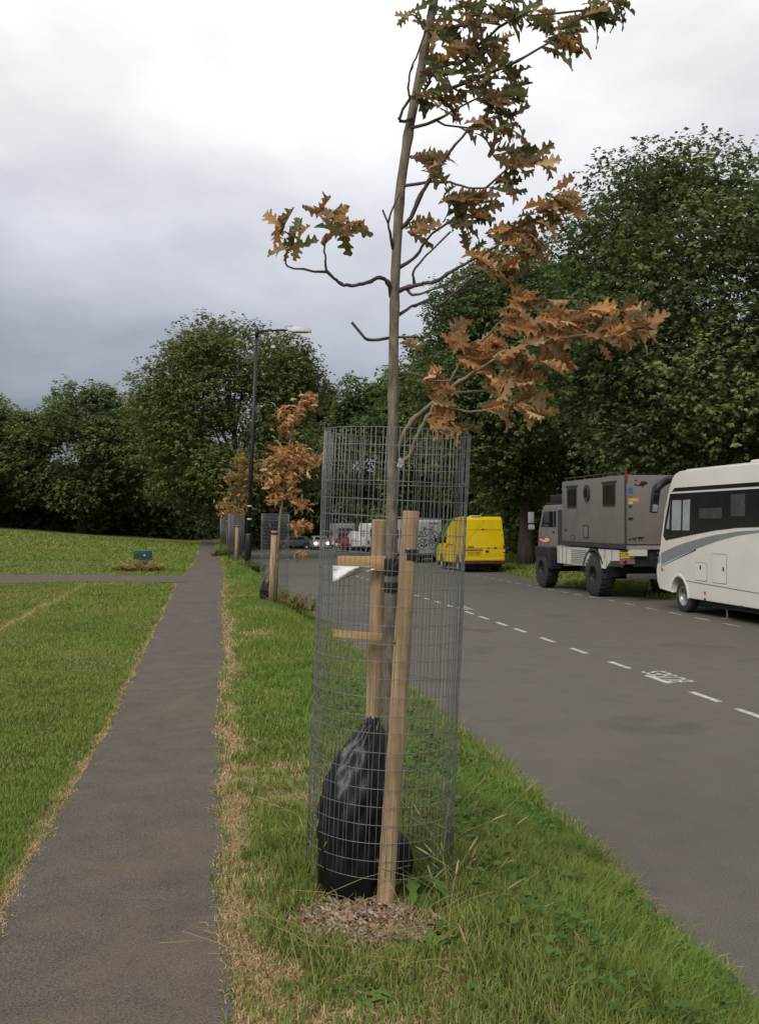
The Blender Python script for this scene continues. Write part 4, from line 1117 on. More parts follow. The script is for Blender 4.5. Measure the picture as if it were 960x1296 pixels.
# far wood and hedge closing the view: reads as one mass
def hedge(name, label, pts, ht, dep, count, size, seed, greens):
    rg = np.random.default_rng(seed); P = []; 
    pts = np.array(pts, float); seg = np.linalg.norm(np.diff(pts, axis=0), axis=1); cum = np.concatenate([[0], np.cumsum(seg)])
    s = rg.uniform(0, cum[-1], count); x = np.interp(s, cum, pts[:, 0]); y = np.interp(s, cum, pts[:, 1])
    top = ht * (.65 + .6 * vnoise(s * .22 + seed, s * 0 + .5)); h = top * rg.random(count) ** .8
    x = x + rg.normal(0, dep * .4, count); y = y + rg.normal(0, dep * .4, count)
    P = np.stack([x, y, zground(x, y) + h + .05], -1)
    az = rg.uniform(0, 6.28, count); Dr = np.stack([np.cos(az), np.sin(az), rg.uniform(-.7, .2, count)], -1); Nr = rg.normal(0, .5, (count, 3)) + np.array([0, -.3, .8])
    t = rg.random((count, 1)) * .6 + .4 * vnoise(x * .8, y * .8 + P[:, 2])[:, None]; C = np.array(greens[0]) * (1 - t) + np.array(greens[1]) * t
    v, t_, c = leaf_cloud(P, Dr, Nr, size * rg.uniform(.7, 1.3, count), LEAF4, C)
    return tag(obj(name, np_mesh(name, v, t_, c), foliage_m), label, 'hedge', kind='stuff')


hedge('undergrowth', 'dark low bushes under the trees along the far meadow edge', [(-45, 86), (-20, 86.5), (-3, 85), (0.5, 92)], 3.6, 1.3, 34000, .48, 44, GB_)
hedge('far_wood', 'dark wood closing the far side of the meadow', [(-60, 90), (-20, 90), (-2, 94), (6, 118)], 8, 3.0, 44000, .58, 41, GB_)
hedge('far_wood', 'dark wood behind the far end of the road', [(4, 122), (20, 120), (34, 104)], 10, 3.5, 28000, .68, 42, GB_)
hedge('undergrowth', 'dark undergrowth beneath the trees behind the parked vehicles', [(30, 18), (25, 36), (21, 52), (22, 70), (25, 95)], 4.6, 1.8, 42000, .40, 43, GB_)

# ================================================================== VEHICLES
def wheel(parent, c, r, wd, rim_m=None, side=-1, n=28, treads=0, hub=.62):
    """wheel on an axis along x, its outer face towards side"""
    h = wd / 2; s = side
    t = MB().lathe([(r * hub, -h), (r * .90, -h), (r * .975, -h * .86), (r, -h * .6), (r, h * .6), (r * .975, h * .86), (r * .90, h), (r * hub, h), (r * hub * .97, h * .5), (r * hub * .97, -h * .5), (r * hub, -h)], (0, 0, 0), 0, n, caps=False)
    if treads:
        for k in range(treads):
            a = 2 * math.pi * k / treads; ca, sa = math.cos(a), math.sin(a); hw = math.pi * r / treads * .55
            for q0, q1, sh in ((-h * .97, -h * .1, .0), (h * .1, h * .97, .5)):
                a2 = a + sh * 2 * math.pi / treads; ca, sa = math.cos(a2), math.sin(a2)
                P = [(x, rr * ca - w_ * sa, rr * sa + w_ * ca) for x in (q0, q1) for rr in (r * .97, r * 1.03) for w_ in (-hw, hw)]
                t.add(P, [(0, 1, 3, 2), (4, 6, 7, 5), (0, 4, 5, 1), (2, 3, 7, 6), (0, 2, 6, 4), (1, 5, 7, 3)])
    o = t.build('wheel', tyre_m, parent); o.location = c
    rim = MB().lathe([(r * hub * 1.01, s * h * .9), (r * hub * .93, s * h * .98), (r * hub * .84, s * h * .72), (r * hub * .55, s * h * .55), (r * hub * .42, s * h * .78), (r * hub * .25, s * h * .9), (r * .03, s * h * .95)], (0, 0, 0), 0, 24)
    rim.build('rim', rim_m or hub_m, o)
    for k in range(8):
        a = 2 * math.pi * k / 8; cy, cz = r * hub * .70 * math.cos(a), r * hub * .70 * math.sin(a); rr = r * hub * .085
        if treads == 0: MB().lathe([(rr, s * h * .60), (rr, s * h * .70)], (0, cy, cz), 0, 8).build('rim_hole', black_m, o)
    return o


def arch(cy, cz, r, a0=180, a1=0, n=10):
    return [(cy + r * math.cos(rad(a0 + (a1 - a0) * k / n)), cz + r * math.sin(rad(a0 + (a1 - a0) * k / n))) for k in range(n + 1)]


def rrect(x0, z0, x1, z1, r, n=4):
    P = []
    for (cx, cz, a) in ((x1 - r, z1 - r, 0), (x0 + r, z1 - r, 90), (x0 + r, z0 + r, 180), (x1 - r, z0 + r, 270)):
        for k in range(n + 1): P.append((cx + r * math.cos(rad(a + 90 * k / n)), cz + r * math.sin(rad(a + 90 * k / n))))
    return P


# ------------------------------------------------------------------ white motorhome (its front looks away down the road)
MX, MY, MZ, MW = 11.95, 17.5, -0.5, 1.15
mh = thing('motorhome', 'white motorhome with black window band and grey swoosh, cut by the right edge', 'motorhome', (MX, MY, MZ))
def mp(px, py):
    p = on_x(px, py, MX - MW); return (p.y - MY, p.z - MZ)
mh_m = mat('motorhome_white', (0.66, 0.635, 0.585), .32, var=.035, scale=1.5, coat=.3)
mhg_m = mat('swoosh_grey', (0.20, 0.215, 0.225), .35, var=.05, scale=3)
zsk = mp(870, 757)[1]; ztop = mp(870, 595.5)[1]; yr = -4.6
front = [mp(850, 750), mp(834, 745), mp(831, 735), mp(830, 722), mp(831.5, 711), mp(834, 697), mp(840, 647), mp(846, 618), mp(850, 606), mp(853.5, 600), mp(859, 596.5)]
fw = mp(864, 752); wr = .375; fwc = (mp(862, 750)[0], wr)
archp = [mp(870, 757)] + [mp(*p) for p in ((869.5, 750), (867.5, 741), (864, 733.5), (859, 729), (854.5, 730.5), (851, 737), (849.5, 745))]
prof = [(yr, zsk), (yr, ztop)] + [(front[-1][0] - .25, ztop + .01)] + front[::-1] + archp[::-1][:-1] + [archp[0]]
rear_arch = arch(-2.2, wr, .46, 0, 180, 8)
rear_arch = [(a, max(zsk, b)) for a, b in rear_arch if b > zsk]
prof += [(-2.2 + .46, zsk)] + rear_arch + [(-2.2 - .46, zsk)]
body = MB().prism(prof, 0, -MW, MW).build('body', mh_m, mh, bevel=.045, seg=3)


def side(poly, t, m, name, parent=None, x=-MW, into=.02, bevel=0):
    return MB().prism(poly, 0, x - t, x + into).build(name, m, parent or mh, bevel=bevel)


win_m = mat('tinted_window_band', (0.016, 0.016, 0.018), .12, var=.1, scale=2, spec=.5)
zb = mp(847.5, 625)[1]; zt1 = mp(855, 617.5)[1]
band = side([mp(847.5, 625), mp(841, 660), mp(838.8, 678), mp(841.7, 684), mp(870, 678), mp(906.7, 671), mp(933, 668), mp(960, 667), (-2.6, mp(960, 667)[1] - .01), (-2.6, zb)], .006, win_m, 'window_band')
side([mp(849.5, 622.5), mp(853, 617.5), (-2.6, zt1), (-2.6, mp(849.5, 622.5)[1])], .005, win_m, 'upper_band')
pane_m = mat('cab_window_view', (0.30, 0.335, 0.34), .15, var=.12, scale=2.5)
bl_m = mat('window_blind', (0.060, 0.057, 0.055), .25, var=.18, scale=4)
for q in (((850.5, 633), (849.5, 671), (861, 671), (861.8, 633)), ((864, 633), (863.4, 671), (872, 671.6), (873, 632)), ((846.5, 648), (843, 669), (846, 670), (848, 634))):
    side([mp(*p) for p in q], .010, pane_m, 'pane', band, into=-.002)
for q in ((883, 628.5, 915, 659), (923, 630.5, 944.5, 656.5)):
    a_, b_ = mp(q[0], q[3]), mp(q[2], q[1]); side(rrect(b_[0], a_[1], a_[0], b_[1], .05), .011, win_m, 'window_frame', band, into=-.002)
    c_ = .10
    side(rrect(b_[0] + .06, a_[1] + .05, a_[0] - .06, (a_[1] + b_[1]) / 2 + (.02 if q[0] < 900 else .3), .03), .014, bl_m, 'blind', band, into=-.004)
up = [(836, 700), (843, 696.5), (855, 691), (868, 686.5), (880, 683), (893, 679.5), (906.7, 676.7), (933, 672.5), (960, 671)]
dn = [(960, 674), (933, 678), (906.7, 685), (893, 690), (880, 695), (868, 700), (855, 706), (843, 711.5), (836, 715)]
side([mp(*p) for p in up] + [(-1.6, mp(960, 672.3)[1])] + [mp(*p) for p in dn], .0025, mhg_m, 'swoosh', None)
ln = [(833.2, 719.5), (836, 717), (843, 713.8), (855, 708.2), (868, 702.2), (880, 697)]
side([mp(*p) for p in ln] + [mp(x, y - (1.6 - 1.4 * k / 5)) for k, (x, y) in enumerate(ln[::-1][:-1])], .003, black_m, 'swoosh_line')
side([mp(*p) for p in ((832.3, 704), (834.8, 702), (834.6, 712), (832, 714))], .0025, mhg_m, 'swoosh')
gro_m = mat('panel_gap', (0.16, 0.155, 0.145), .7, var=.1, scale=10)
for q in ((879, 712.5, 894, 734.5), (900, 701.7, 919, 737.5)):
    a_, b_ = mp(q[0], q[3]), mp(q[2], q[1])
    h = side(rrect(b_[0], a_[1], a_[0], b_[1], .05), .003, gro_m, 'locker_hatch')
    side(rrect(b_[0] + .014, a_[1] + .014, a_[0] - .014, b_[1] - .014, .04), .008, mh_m, 'hatch_skin', h, into=-.002)
    lx, lz = mp(886, 718) if q[0] < 890 else mp(915, 720.5)
    side(rrect(lx - .028, lz - .045, lx + .028, lz + .045, .01), .013, black_m, 'latch', h, into=-.004)
sk0, sk1 = mp(867, 734.5), mp(960, 750.5)
side([sk0, (sk1[0], sk1[1]), (-4.5, sk1[1] - .01), (-4.5, sk1[1] - .025), (sk1[0], sk1[1] - .018), (sk0[0], sk0[1] - .018)], .004, gro_m, 'skirt_line')
for px, py, m_, r_ in ((891.7, 750.5, amber_m, .035), (891.7, 758.5, black_m, .026), (938, 768, black_m, .026), (837.5, 720.5, amber_m, .038)):
    y, z = mp(px, py); side(rrect(y - r_ * 1.2, z - r_, y + r_ * 1.2, z + r_, r_ * .6), .012, m_, 'side_marker')
lip = archp[::-1]
side([(a, b) for a, b in lip] + [(a + (a - fwc[0]) * .12, b + (b - wr) * .12 + .0) for a, b in lip[::-1]], .014, mh_m, 'arch_lip')
MB().box((-MW + .34, fwc[0] - .52, .16), (MW - .34, fwc[0] + .50, 1.06)).build('wheel_housing', black_m, mh)
MB().box((-MW + .34, -2.72, .2), (MW - .34, -1.68, .84)).build('wheel_housing', black_m, mh)
MB().box((-MW + .12, yr + .2, zsk - .12), (MW - .12, fwc[0] - .6, zsk + .02)).build('chassis', chass_m, mh)
for s in (-1, 1):
    wheel(mh, (s * (MW - .15), fwc[0], wr), wr, .23, side=s)
    wheel(mh, (s * (MW - .15), -2.2, wr), wr, .23, side=s)
jy = mp(906, 772)[0]
MB().tube([(-MW + .25, jy, 0.012), (-MW + .25, jy, zsk)], .022, 8).box((-MW + .16, jy - .09, 0.002), (-MW + .34, jy + .09, .014)).build('jack_leg', hub_m, mh)
MB().box((-.9, .4, ztop - .01), (-.45, .95, ztop + .11)).build('roof_vent', mh_m, mh, bevel=.03)
MB().box((-MW + .01, yr + .1, ztop - .02), (-MW + .11, front[-1][0] - .3, ztop + .035)).build('awning_case', mh_m, mh, bevel=.02)
# coach style mirror hung from the upper front corner
my = front[3][0] - .08
m0 = Vector((-MW + .12, mp(851, 608)[0] + .02, mp(851, 606)[1]))
def mq(px, py, y): 
    r = ray(px, py); d = (MY + y) / r.y; p = EYE + r * d; return Vector((p.x - MX, y, p.z - MZ))
yy = m0.y + .45
mir = MB().tube([m0, mq(847, 606.5, yy * .6 + m0.y * .4), mq(838, 611, yy), mq(832, 617, yy), mq(829.5, 624, yy)], [.085, .09, .095, .09, .075], 10).build('mirror_arm', black_m, mh)
a_, b_ = mq(822.3, 649.5, yy), mq(831.5, 616, yy)
hs = MB().prism([(p.x, p.z) for p in (mq(822.5, 649, yy), mq(830.5, 649.5, yy), mq(834.2, 623, yy), mq(836, 612, yy), mq(829, 611.5, yy), mq(825.5, 617, yy), mq(824, 630, yy))], 1, yy - .05, yy + .07).build('mirror_housing', black_m, mh, bevel=.02)
MB().prism([(p.x, p.z) for p in (mq(823.8, 647.3, yy), mq(829.6, 647.6, yy), mq(830.8, 639, yy), mq(824.4, 638.5, yy))], 1, yy - .058, yy - .045).build('mirror_glass', mat('mirror_glass', (.20, .24, .24), .12, var=.1, scale=5), hs)
MB().prism([(p.x, p.z) for p in (mq(825, 636, yy), mq(831, 636.5, yy), mq(833, 623, yy), mq(826, 622, yy))], 1, yy - .058, yy - .045).build('mirror_glass', glass_m, hs)

# ------------------------------------------------------------------ grey expedition truck
TX, TY, TZ, TW = 12.0, 24.0, float(zroad(27)), 1.2
tk = thing('expedition_truck', 'grey box bodied expedition truck with big black tyres and white lockers', 'truck', (TX, TY, TZ))
def tp_(px, py):
    p = on_x(px, py, TX - TW); return (p.y - TY, p.z - TZ)
def tr_(px, py, y=0.0):
    r = ray(px, py); p = EYE + r * ((TY + y) / r.y); return (p.x - TX, p.z - TZ)
grey_m = mat('truck_grey_panel', (0.150, 0.132, 0.120), .62, var=.10, scale=2.2, bump=.03)
trim_m = mat('truck_dark_trim', (0.035, 0.033, 0.032), .6, var=.3, scale=8)
lock_m = mat('locker_white', (0.50, 0.47, 0.42), .6, var=.10, scale=5)
z0, z1, y1 = 1.53, 3.36, 4.62
MB().box((-TW, 0, z0), (TW, y1, z1)).build('living_box', grey_m, tk, bevel=.02)
def tside(poly, t, m, name, parent=None, x=-TW, into=.02): return MB().prism(poly, 0, x - t, x + into).build(name, m, parent or tk)
def trear(poly, t, m, name, parent=None, y=0.0, into=.01): return MB().prism(poly, 1, y - t, y + into).build(name, m, parent or tk)
def tpr(a, b, r): p, q = tp_(*a), tp_(*b); return rrect(min(p[0], q[0]), min(p[1], q[1]), max(p[0], q[0]), max(p[1], q[1]), r)
for a_, b_ in (((717.3, 643.4), (729.4, 616.5)), ((762.3, 641.5), (778.3, 611))):
    wd_ = tside(tpr(a_, b_, .07), .012, trim_m, 'window')
    p, q = tp_(*a_), tp_(*b_); tside(rrect(q[0] + .05, p[1] + .05, p[0] - .05, q[1] - .05, .04), .015, mat('window_dull', (.022, .018, .014), .2, var=.3, scale=5), 'pane', wd_, into=-.004)
    tside([(q[0] - .06, q[1] + .02), (p[0] + .06, q[1] + .02), (p[0] + .06, q[1] + .06), (q[0] - .06, q[1] + .06)], .03, trim_m, 'rain_strip', wd_)
cy, cz = tp_(743, 623.8)
ph = tside([(cy + .19 * math.cos(k * .3927), cz + .235 * math.sin(k * .3927)) for k in range(16)], .06, trim_m, 'porthole')
tside([(cy + .12 * math.cos(k * .3927), cz + .15 * math.sin(k * .3927)) for k in range(16)], .064, glass_m, 'pane', ph, into=-.05)
h = tside(tpr((738, 681.3), (744.6, 664.5), .03), .01, trim_m, 'service_hatch'); tside(tpr((739.2, 679.5), (743.5, 666.2), .02), .014, grey_m, 'hatch_skin', h, into=-.004)
h = tside(tpr((722.3, 683), (727.2, 677.6), .02), .008, trim_m, 'socket_flap'); tside(tpr((723.1, 682.2), (726.4, 678.4), .015), .011, grey_m, 'hatch_skin', h, into=-.003)
tside(tpr((714.8, 672), (716.6, 669), .015), .01, black_m, 'filler_cap')
MB().box((-TW - .02, -.015, z0 - .12), (-TW + .05, y1 + .1, z0 - .005)).build('lower_rail', trim_m, tk)
MB().box((-TW - .022, -.03, z0), (-TW + .012, .012, z1 - .01)).build('corner_trim', trim_m, tk)
MB().box((-TW - .03, -.05, z1 - .14), (-TW + .03, -.03, z1 + .10)).build('marker_lamp', redl_m, tk)
for x in (-TW + .04, TW - .04): MB().tube([(x, .05, z1 + .09), (x, y1 - .1, z1 + .09)], .018, 6).build('roof_rail', trim_m, tk)
for k in range(7): MB().box((-TW + .025, .1 + k * .7, z1 - .01), (-TW + .055, .13 + k * .7, z1 + .085)).build('rail_post', trim_m, tk)
# rear: decals, stickers, handle
def rpoly(pts, t, m, name): return trear([tr_(*p) for p in pts], t, m, name)
liz = [(801.6, 613.2), (803.5, 612.2), (806, 614), (808, 613.6), (809.5, 611), (811.5, 609.3), (815, 609), (818.5, 610.6), (819, 612.5), (815.5, 613.6), (813.5, 615), (812, 617), (811.2, 615), (808, 615.2), (805, 615.2), (802.5, 613.8)]
rpoly(liz, .004, ink_m, 'animal_decal')
rpoly([(801.5, 608.5), (803, 607.6), (805.8, 607.4), (805.5, 608.6), (803, 609)], .004, ink_m, 'animal_decal')
for cx, cy, s in ((796.3, 682.9, .55), (802.2, 682.4, .78), (810, 681.8, 1.0)):      # camels in file
    rpoly([(cx + s * a, cy + s * b) for a, b in ((-3.6, -1.4), (-2.2, -2.7), (-1, -1.8), (.2, -3), (1.6, -1.7), (2.6, -1.6), (3.8, -2.9), (5.0, -2.6), (3.4, -.8), (2.2, .2), (2.0, 3.4), (1.2, 3.4), (1.1, .6), (-1.6, .6), (-1.7, 3.2), (-2.5, 3.2), (-2.8, .2))], .004, ink_m, 'camel_decal')
for (a, b, c, d), m_, nm in (((794.7, 617, 800, 624.6), mat('sticker_blue', (.03, .10, .28), .5), 'sticker'), ((795.3, 626.8, 799.5, 629), mat('sticker_red', (.40, .05, .05), .5), 'sticker'), ((794.6, 630.8, 807.6, 634.8), mat('sticker_yellow', (.50, .31, .03), .5), 'sticker'),
                           ((794.8, 635.2, 800, 637.6), mat('sticker_white', (.5, .5, .5), .5), 'sticker'), ((795, 639.6, 798, 641.4), black_m, 'door_lock'), ((794.5, 655, 799.8, 657), black_m, 'door_handle')):
    rpoly([(a, d), (c, d), (c, b), (a, b)], .006 if nm == 'sticker' else .03, m_, nm)
MB().box((-TW + .02, -.10, z0 - .13), (TW - .02, .05, z0 - .03)).build('rear_sill', mat('sill_alloy', (.30, .28, .25), .5, .3), tk)
MB().box((-TW + .06, -.13, z0 - .30), (-TW + .55, .0, z0 - .135)).build('step_box', lock_m, tk)
# chassis, lockers, bars
for x in (-.42, .34): MB().box((x, -.15, .92), (x + .08, 7.0, 1.16)).build('chassis_rail', chass_m, tk)
for y in (.1, 1.4, 3.2, 4.5): MB().box((-.95, y, 1.12), (.95, y + .1, 1.41)).build('cross_member', chass_m, tk)
MB().box((-.9, 1.3, .62), (.9, 3.9, 1.1)).build('gearbox_and_tanks', chass_m, tk)
def lk(px): return tp_(*px)
a0, a1 = lk((704, 694.5)), lk((744.5, 694.5)); zl = lk((725, 714.5))[1]
louv = a0[0] + (a1[0] - a0[0]) * .44
lo1 = MB().box((-TW + .02, louv + .006, zl), (-TW + .5, a0[0], z0 - .16)).build('side_locker', lock_m, tk)
for k in (1, 2, 3): y = louv + (a0[0] - louv) * k / 3.4; MB().box((-TW + .012, y - .012, zl + .02), (-TW + .03, y + .012, z0 - .17)).build('locker_gap', trim_m, lo1)
lo2 = MB().prism([(a1[0], z0 - .16), (louv - .006, z0 - .16), (louv - .006, zl), (a1[0] + .18, zl), (a1[0] + .02, zl + .25)], 0, -TW + .02, -TW + .5).build('side_locker', lock_m, tk)
for k in range(8): z = zl + .05 + k * .055; MB().box((-TW + .008, a1[0] + .2, z), (-TW + .03, louv - .05, z + .02)).build('louvre', gro_m, lo2)
b0, b1 = lk((755.5, 695)), lk((782, 695))
lo3 = MB().prism([(b1[0], z0 - .16), (b0[0], z0 - .16), (b0[0] - .22, zl + .0), (b0[0] - .5, zl - .02), (b1[0] + .55, zl + .22), (b1[0], zl + .24)], 0, -TW + .02, -TW + .5).build('side_locker', lock_m, tk)
for k in (1, 2): y = b1[0] + (b0[0] - b1[0]) * k / 3.0; MB().box((-TW + .012, y - .012, zl + .26), (-TW + .03, y + .012, z0 - .17)).build('locker_gap', trim_m, lo3)
pl0 = tr_(783.6, 706.2, -.02); pl1 = tr_(802.2, 698.8, -.02)
npl = MB().prism(rrect(pl0[0], pl0[1], pl1[0], pl1[1], .015), 1, -.06, -.03).build('number_plate', plate_m, tk)
tx = face_rear(text_mesh('plate_lettering', 'E57M 9D', (pl1[1] - pl0[1]) * 1.05, .80)); obj('plate_lettering', tx, ink_m, npl, ((pl0[0] + pl1[0]) / 2, -.063, (pl0[1] + pl1[1]) / 2))
MB().box((pl0[0], -.05, pl0[1] - .16), (pl1[0], -.02, pl0[1] - .01)).build('lamp_board', mat('lamp_board', (.16, .13, .12), .6), tk)
MB().tube([(pl0[0] + .12, -.055, pl0[1] - .08), (pl0[0] + .12, -.075, pl0[1] - .08)], .05, 12).build('tail_lamp', redl_m, tk)
bar_m = mat('bar_grey', (.075, .07, .066), .6, var=.2, scale=8)
MB().box((-TW + .02, -.14, .62), (TW - .02, -.02, .76)).build('underrun_bar', bar_m, tk, bevel=.012)
for x in (-.02, .55): MB().tube([(x - .04, -.08, .74), (x - .16, -.02, 1.40)], .045, 6).build('bar_strut', bar_m, tk)
for z in (1.12, 1.28): MB().box((-.35, -.12, z), (TW - .03, -.05, z + .06)).build('rear_ladder_rail', bar_m, tk)
MB().box((-.95, -.02, .95), (.95, .08, 1.38)).build('rear_cross_panel', chass_m, tk)
MB().tube([(-.2, .3, .58), (.2, .3, .58)], .16, 14).build('differential', chass_m, tk)
fy = on_x(691, 742, TX - TW + .18).y - TY; ry = on_x(757, 753, TX - TW + .18).y - TY
tw_m = mat('truck_hub', (.010, .010, .010), .6, var=.3, scale=9)
for yy in (fy, ry):
    MB().tube([(-1.0, yy, .58), (1.0, yy, .58)], .09, 10).build('axle', chass_m, tk)
    for s in (-1, 1): wheel(tk, (s * (TW - .20), yy, .585), .585, .40, tw_m, s, 32, 22, .5)
MB().prism(arch(ry, .58, .80, 150, 20, 8) + arch(ry, .58, .74, 20, 150, 8), 0, -TW + .0, -TW + .45).build('mudguard', trim_m, tk)
MB().box((-TW + .02, ry - .95, .60), (-TW + .42, ry - .92, 1.05)).build('mud_flap', black_m, tk)
# cab
cabp = [(4.86, 1.30), (4.86, 2.60), (5.0, 2.67), (6.62, 2.67), (6.78, 2.60), (7.12, 1.98), (7.22, 1.86), (7.26, 1.22)]
cab_m = mat('cab_grey', (.165, .15, .14), .55, var=.10, scale=3)
MB().prism(cabp, 0, -1.06, 1.06).build('cab', cab_m, tk, bevel=.05)
def cside(poly, t, m, name, parent=None): return MB().prism(poly, 0, -1.06 - t, -1.05).build(name, m, parent or tk)
cd = cside([(5.45, 1.34), (5.45, 2.58), (6.70, 2.58), (7.03, 1.98), (7.12, 1.86), (7.14, 1.34)], .010, cab_m, 'cab_door')
cside([(5.75, 1.95), (5.75, 2.46), (6.62, 2.46), (6.88, 1.95)], .016, glass_m, 'window', cd)
cside([(5.50, 1.95), (5.50, 2.46), (5.68, 2.46), (5.68, 1.95)], .016, glass_m, 'window', cd)
cside([(5.6, 1.78), (5.6, 1.82), (5.78, 1.82), (5.78, 1.78)], .03, black_m, 'door_handle', cd)
st = cside([(6.05, 1.40), (6.05, 1.62), (7.05, 1.62), (7.09, 1.40)], .014, mat('door_decal_red', (.32, .06, .04), .5), 'door_decal', cd)
cside([(6.12, 1.49), (6.12, 1.585), (6.45, 1.60), (6.62, 1.52), (7.0, 1.58), (7.03, 1.52), (6.6, 1.45)], .017, mat('door_decal_white', (.50, .45, .42), .5), 'decal_stroke', st)
cside([(4.95, 1.4), (4.95, 2.5), (5.35, 2.5), (5.35, 1.4)], .006, trim_m, 'air_intake')
MB().box((-1.0, 5.0, 2.70), (1.0, 6.6, 2.74)).build('roof_rack', trim_m, tk)
MB().box((-.98, 5.05, 2.74), (.6, 6.3, 3.0)).build('rack_load', black_m, tk, bevel=.05)
MB().box((-TW - .005, fy - .55, .98), (-TW + .5, fy + .62, 1.30)).box((-TW - .004, fy - .9, .62), (-TW + .45, fy - .57, 1.31)).build('front_mudguard', chass_m, tk, bevel=.03)
MB().box((-1.1, 7.05, .7), (1.1, 7.35, 1.15)).build('front_bumper', trim_m, tk, bevel=.03)
MB().box((-1.05, 4.3, 1.0), (1.05, 7.1, 1.30)).build('cab_floor', chass_m, tk)
MB().tube([(-1.05, 7.05, 2.3), (-1.32, 7.15, 2.32), (-1.34, 7.15, 1.85), (-1.06, 7.15, 1.75)], .015, 6).build('mirror_arm', black_m, tk)
mirg = mat('mirror_shell', (.28, .29, .29), .4, var=.1, scale=5)
MB().box((-1.44, 7.10, 2.08), (-1.24, 7.17, 2.45)).build('mirror', mirg, tk, bevel=.03)
MB().box((-1.43, 7.10, 1.86), (-1.22, 7.17, 2.03)).build('mirror', mirg, tk, bevel=.03)


# ------------------------------------------------------------------ vans
def van(label, loc, rz, m, L_=5.25, W=1.95, H=2.56, plate='', sill=None, rear_m=None, name='panel_van', cap=True):
    v = thing(name, label, 'van', loc, rz)
    k = H / 2.56; wr = .345; rw, fw = 1.15, L_ - 1.0
    pr = [(.02, .46), (0, .9), (.05, 1.5 * k), (.15, 2.44 * k), (.30, 2.55 * k), (1.1, 2.56 * k), (1.9, 2.50 * k), (2.6, 2.33 * k), (3.2, 2.06 * k), (3.75, 1.70 * k), (4.10, 1.46 * k), (4.80, 1.24 * k), (5.12, 1.02 * k), (5.25, .78), (5.25, .36)]
    pr = [(y * L_ / 5.25, z) for y, z in pr]
    pr += [(fw + .45, .36)] + [p for p in arch(fw, wr, .43, 0, 180, 8) if p[1] > .36] + [(fw - .45, .36), (rw + .45, .40)] + [p for p in arch(rw, wr, .43, 0, 180, 8) if p[1] > .40] + [(rw - .45, .44)]
    def sq(z): return 1 - .115 * max(0, (z - 1.0) / 1.6) ** 1.25
    def warp(c): return Vector((c.x * sq(c.z), c.y, c.z))
    MB().prism(pr, 0, -W / 2, W / 2).build('body', m, v, bevel=.055, seg=3, warp=warp)
    def yr(z): return float(np.interp(z, [.46, .9, 1.5 * k, 2.44 * k], [.02, 0, .05, .15]))
    def rear(pts, t, mm, nm, par=None, into=.03):
        n = len(pts); P = [(x * sq(z), yr(z) - t, z) for x, z in pts] + [(x * sq(z), yr(z) + into, z) for x, z in pts]
        return MB().add(P, [tuple(range(n)), tuple(range(n, 2 * n))[::-1]] + [(i, (i + 1) % n, n + (i + 1) % n, n + i) for i in range(n)]).build(nm, mm, par or v)
    def sd(pts, t, mm, nm, par=None):
        n = len(pts); P = [(-W / 2 * sq(z) - t, y, z) for y, z in pts] + [(-W / 2 * sq(z) + .03, y, z) for y, z in pts]
        return MB().add(P, [tuple(range(n)), tuple(range(n, 2 * n))[::-1]] + [(i, (i + 1) % n, n + (i + 1) % n, n + i) for i in range(n)]).build(nm, mm, par or v)
    for s in (-1, 1):
        xs = lambda a: a if s > 0 else -a
        d = rear([(xs(.012), .58), (xs(.86), .60), (xs(.86), 1.5 * k), (xs(.84), 2.40 * k), (xs(.012), 2.40 * k)], .012, m, 'rear_door')
        for zz in (1.12, 1.95): rear([(xs(.03), zz * k), (xs(.84), zz * k), (xs(.84), (zz + .014) * k), (xs(.03), (zz + .014) * k)], .0145, mat('van_crease', (.22, .15, .01), .6), 'panel_crease', d, -.008)
        for zz in (.80, 1.75): rear([(xs(.88), zz), (xs(.94), zz), (xs(.94), zz + .08), (xs(.88), zz + .08)], .03, m, 'hinge', d)
        rear([(xs(.885), .80), (xs(.965), .80), (xs(.965), 1.25), (xs(.885), 1.25)], .02, redl_m, 'tail_light')
        rear([(xs(.89), .95), (xs(.96), .95), (xs(.96), 1.07), (xs(.89), 1.07)], .024, mat('clear_lens', (.5, .45, .42), .2), 'reversing_light')
        for yy in (rw, fw): wheel(v, (s * (W / 2 - .12), yy, wr), wr, .21, side=s, n=20)
    rear([(-.012, .58), (.012, .58), (.012, 2.40 * k), (-.012, 2.40 * k)], .004, mat('door_gap', (.03, .025, .01), .8), 'door_gap')
    rear([(.05, .94), (.20, .94), (.20, 1.02), (.05, 1.02)], .03, black_m, 'door_handle'); rear([(-.12, 1.96 * k), (-.0, 1.96 * k), (-.0, 2.0 * k), (-.12, 2.0 * k)], .03, black_m, 'door_catch')
    rear([(-.78, 1.16), (-.50, 1.16), (-.50, 1.20), (-.78, 1.20)], .016, ink_m, 'badge'); rear([(.46, 1.10), (.58, 1.10), (.58, 1.16), (.46, 1.16)], .016, ink_m, 'badge'); rear([(.17, 1.10), (.22, 1.10), (.22, 1.16), (.17, 1.16)], .02, black_m, 'lock')
    rear([(-.86, 1.02), (-.10, 1.02), (-.10, 1.075), (-.86, 1.075)], .03, mat('van_handle_bar', (.16, .12, .02), .6), 'plate_lamp_bar')
    if plate:
        p = rear([(-.80, .82), (-.18, .82), (-.18, .985), (-.80, .985)], .018, plate_m, 'number_plate')
        t = face_rear(text_mesh('plate_lettering', plate, .155, .80)); obj('plate_lettering', t, ink_m, p, (-.49, yr(.9) - .021, .90))
    MB().box((-W / 2 + .03, -.10, .40), (W / 2 - .03, .12, .56)).build('bumper', sill or black_m, v, bevel=.03)
    MB().box((-W / 2 - .006, .03, .46), (-W / 2 + .1, .45, .82)).build('bumper_corner', mat('bumper_grey', (.05, .05, .055), .6), v, bevel=.03)
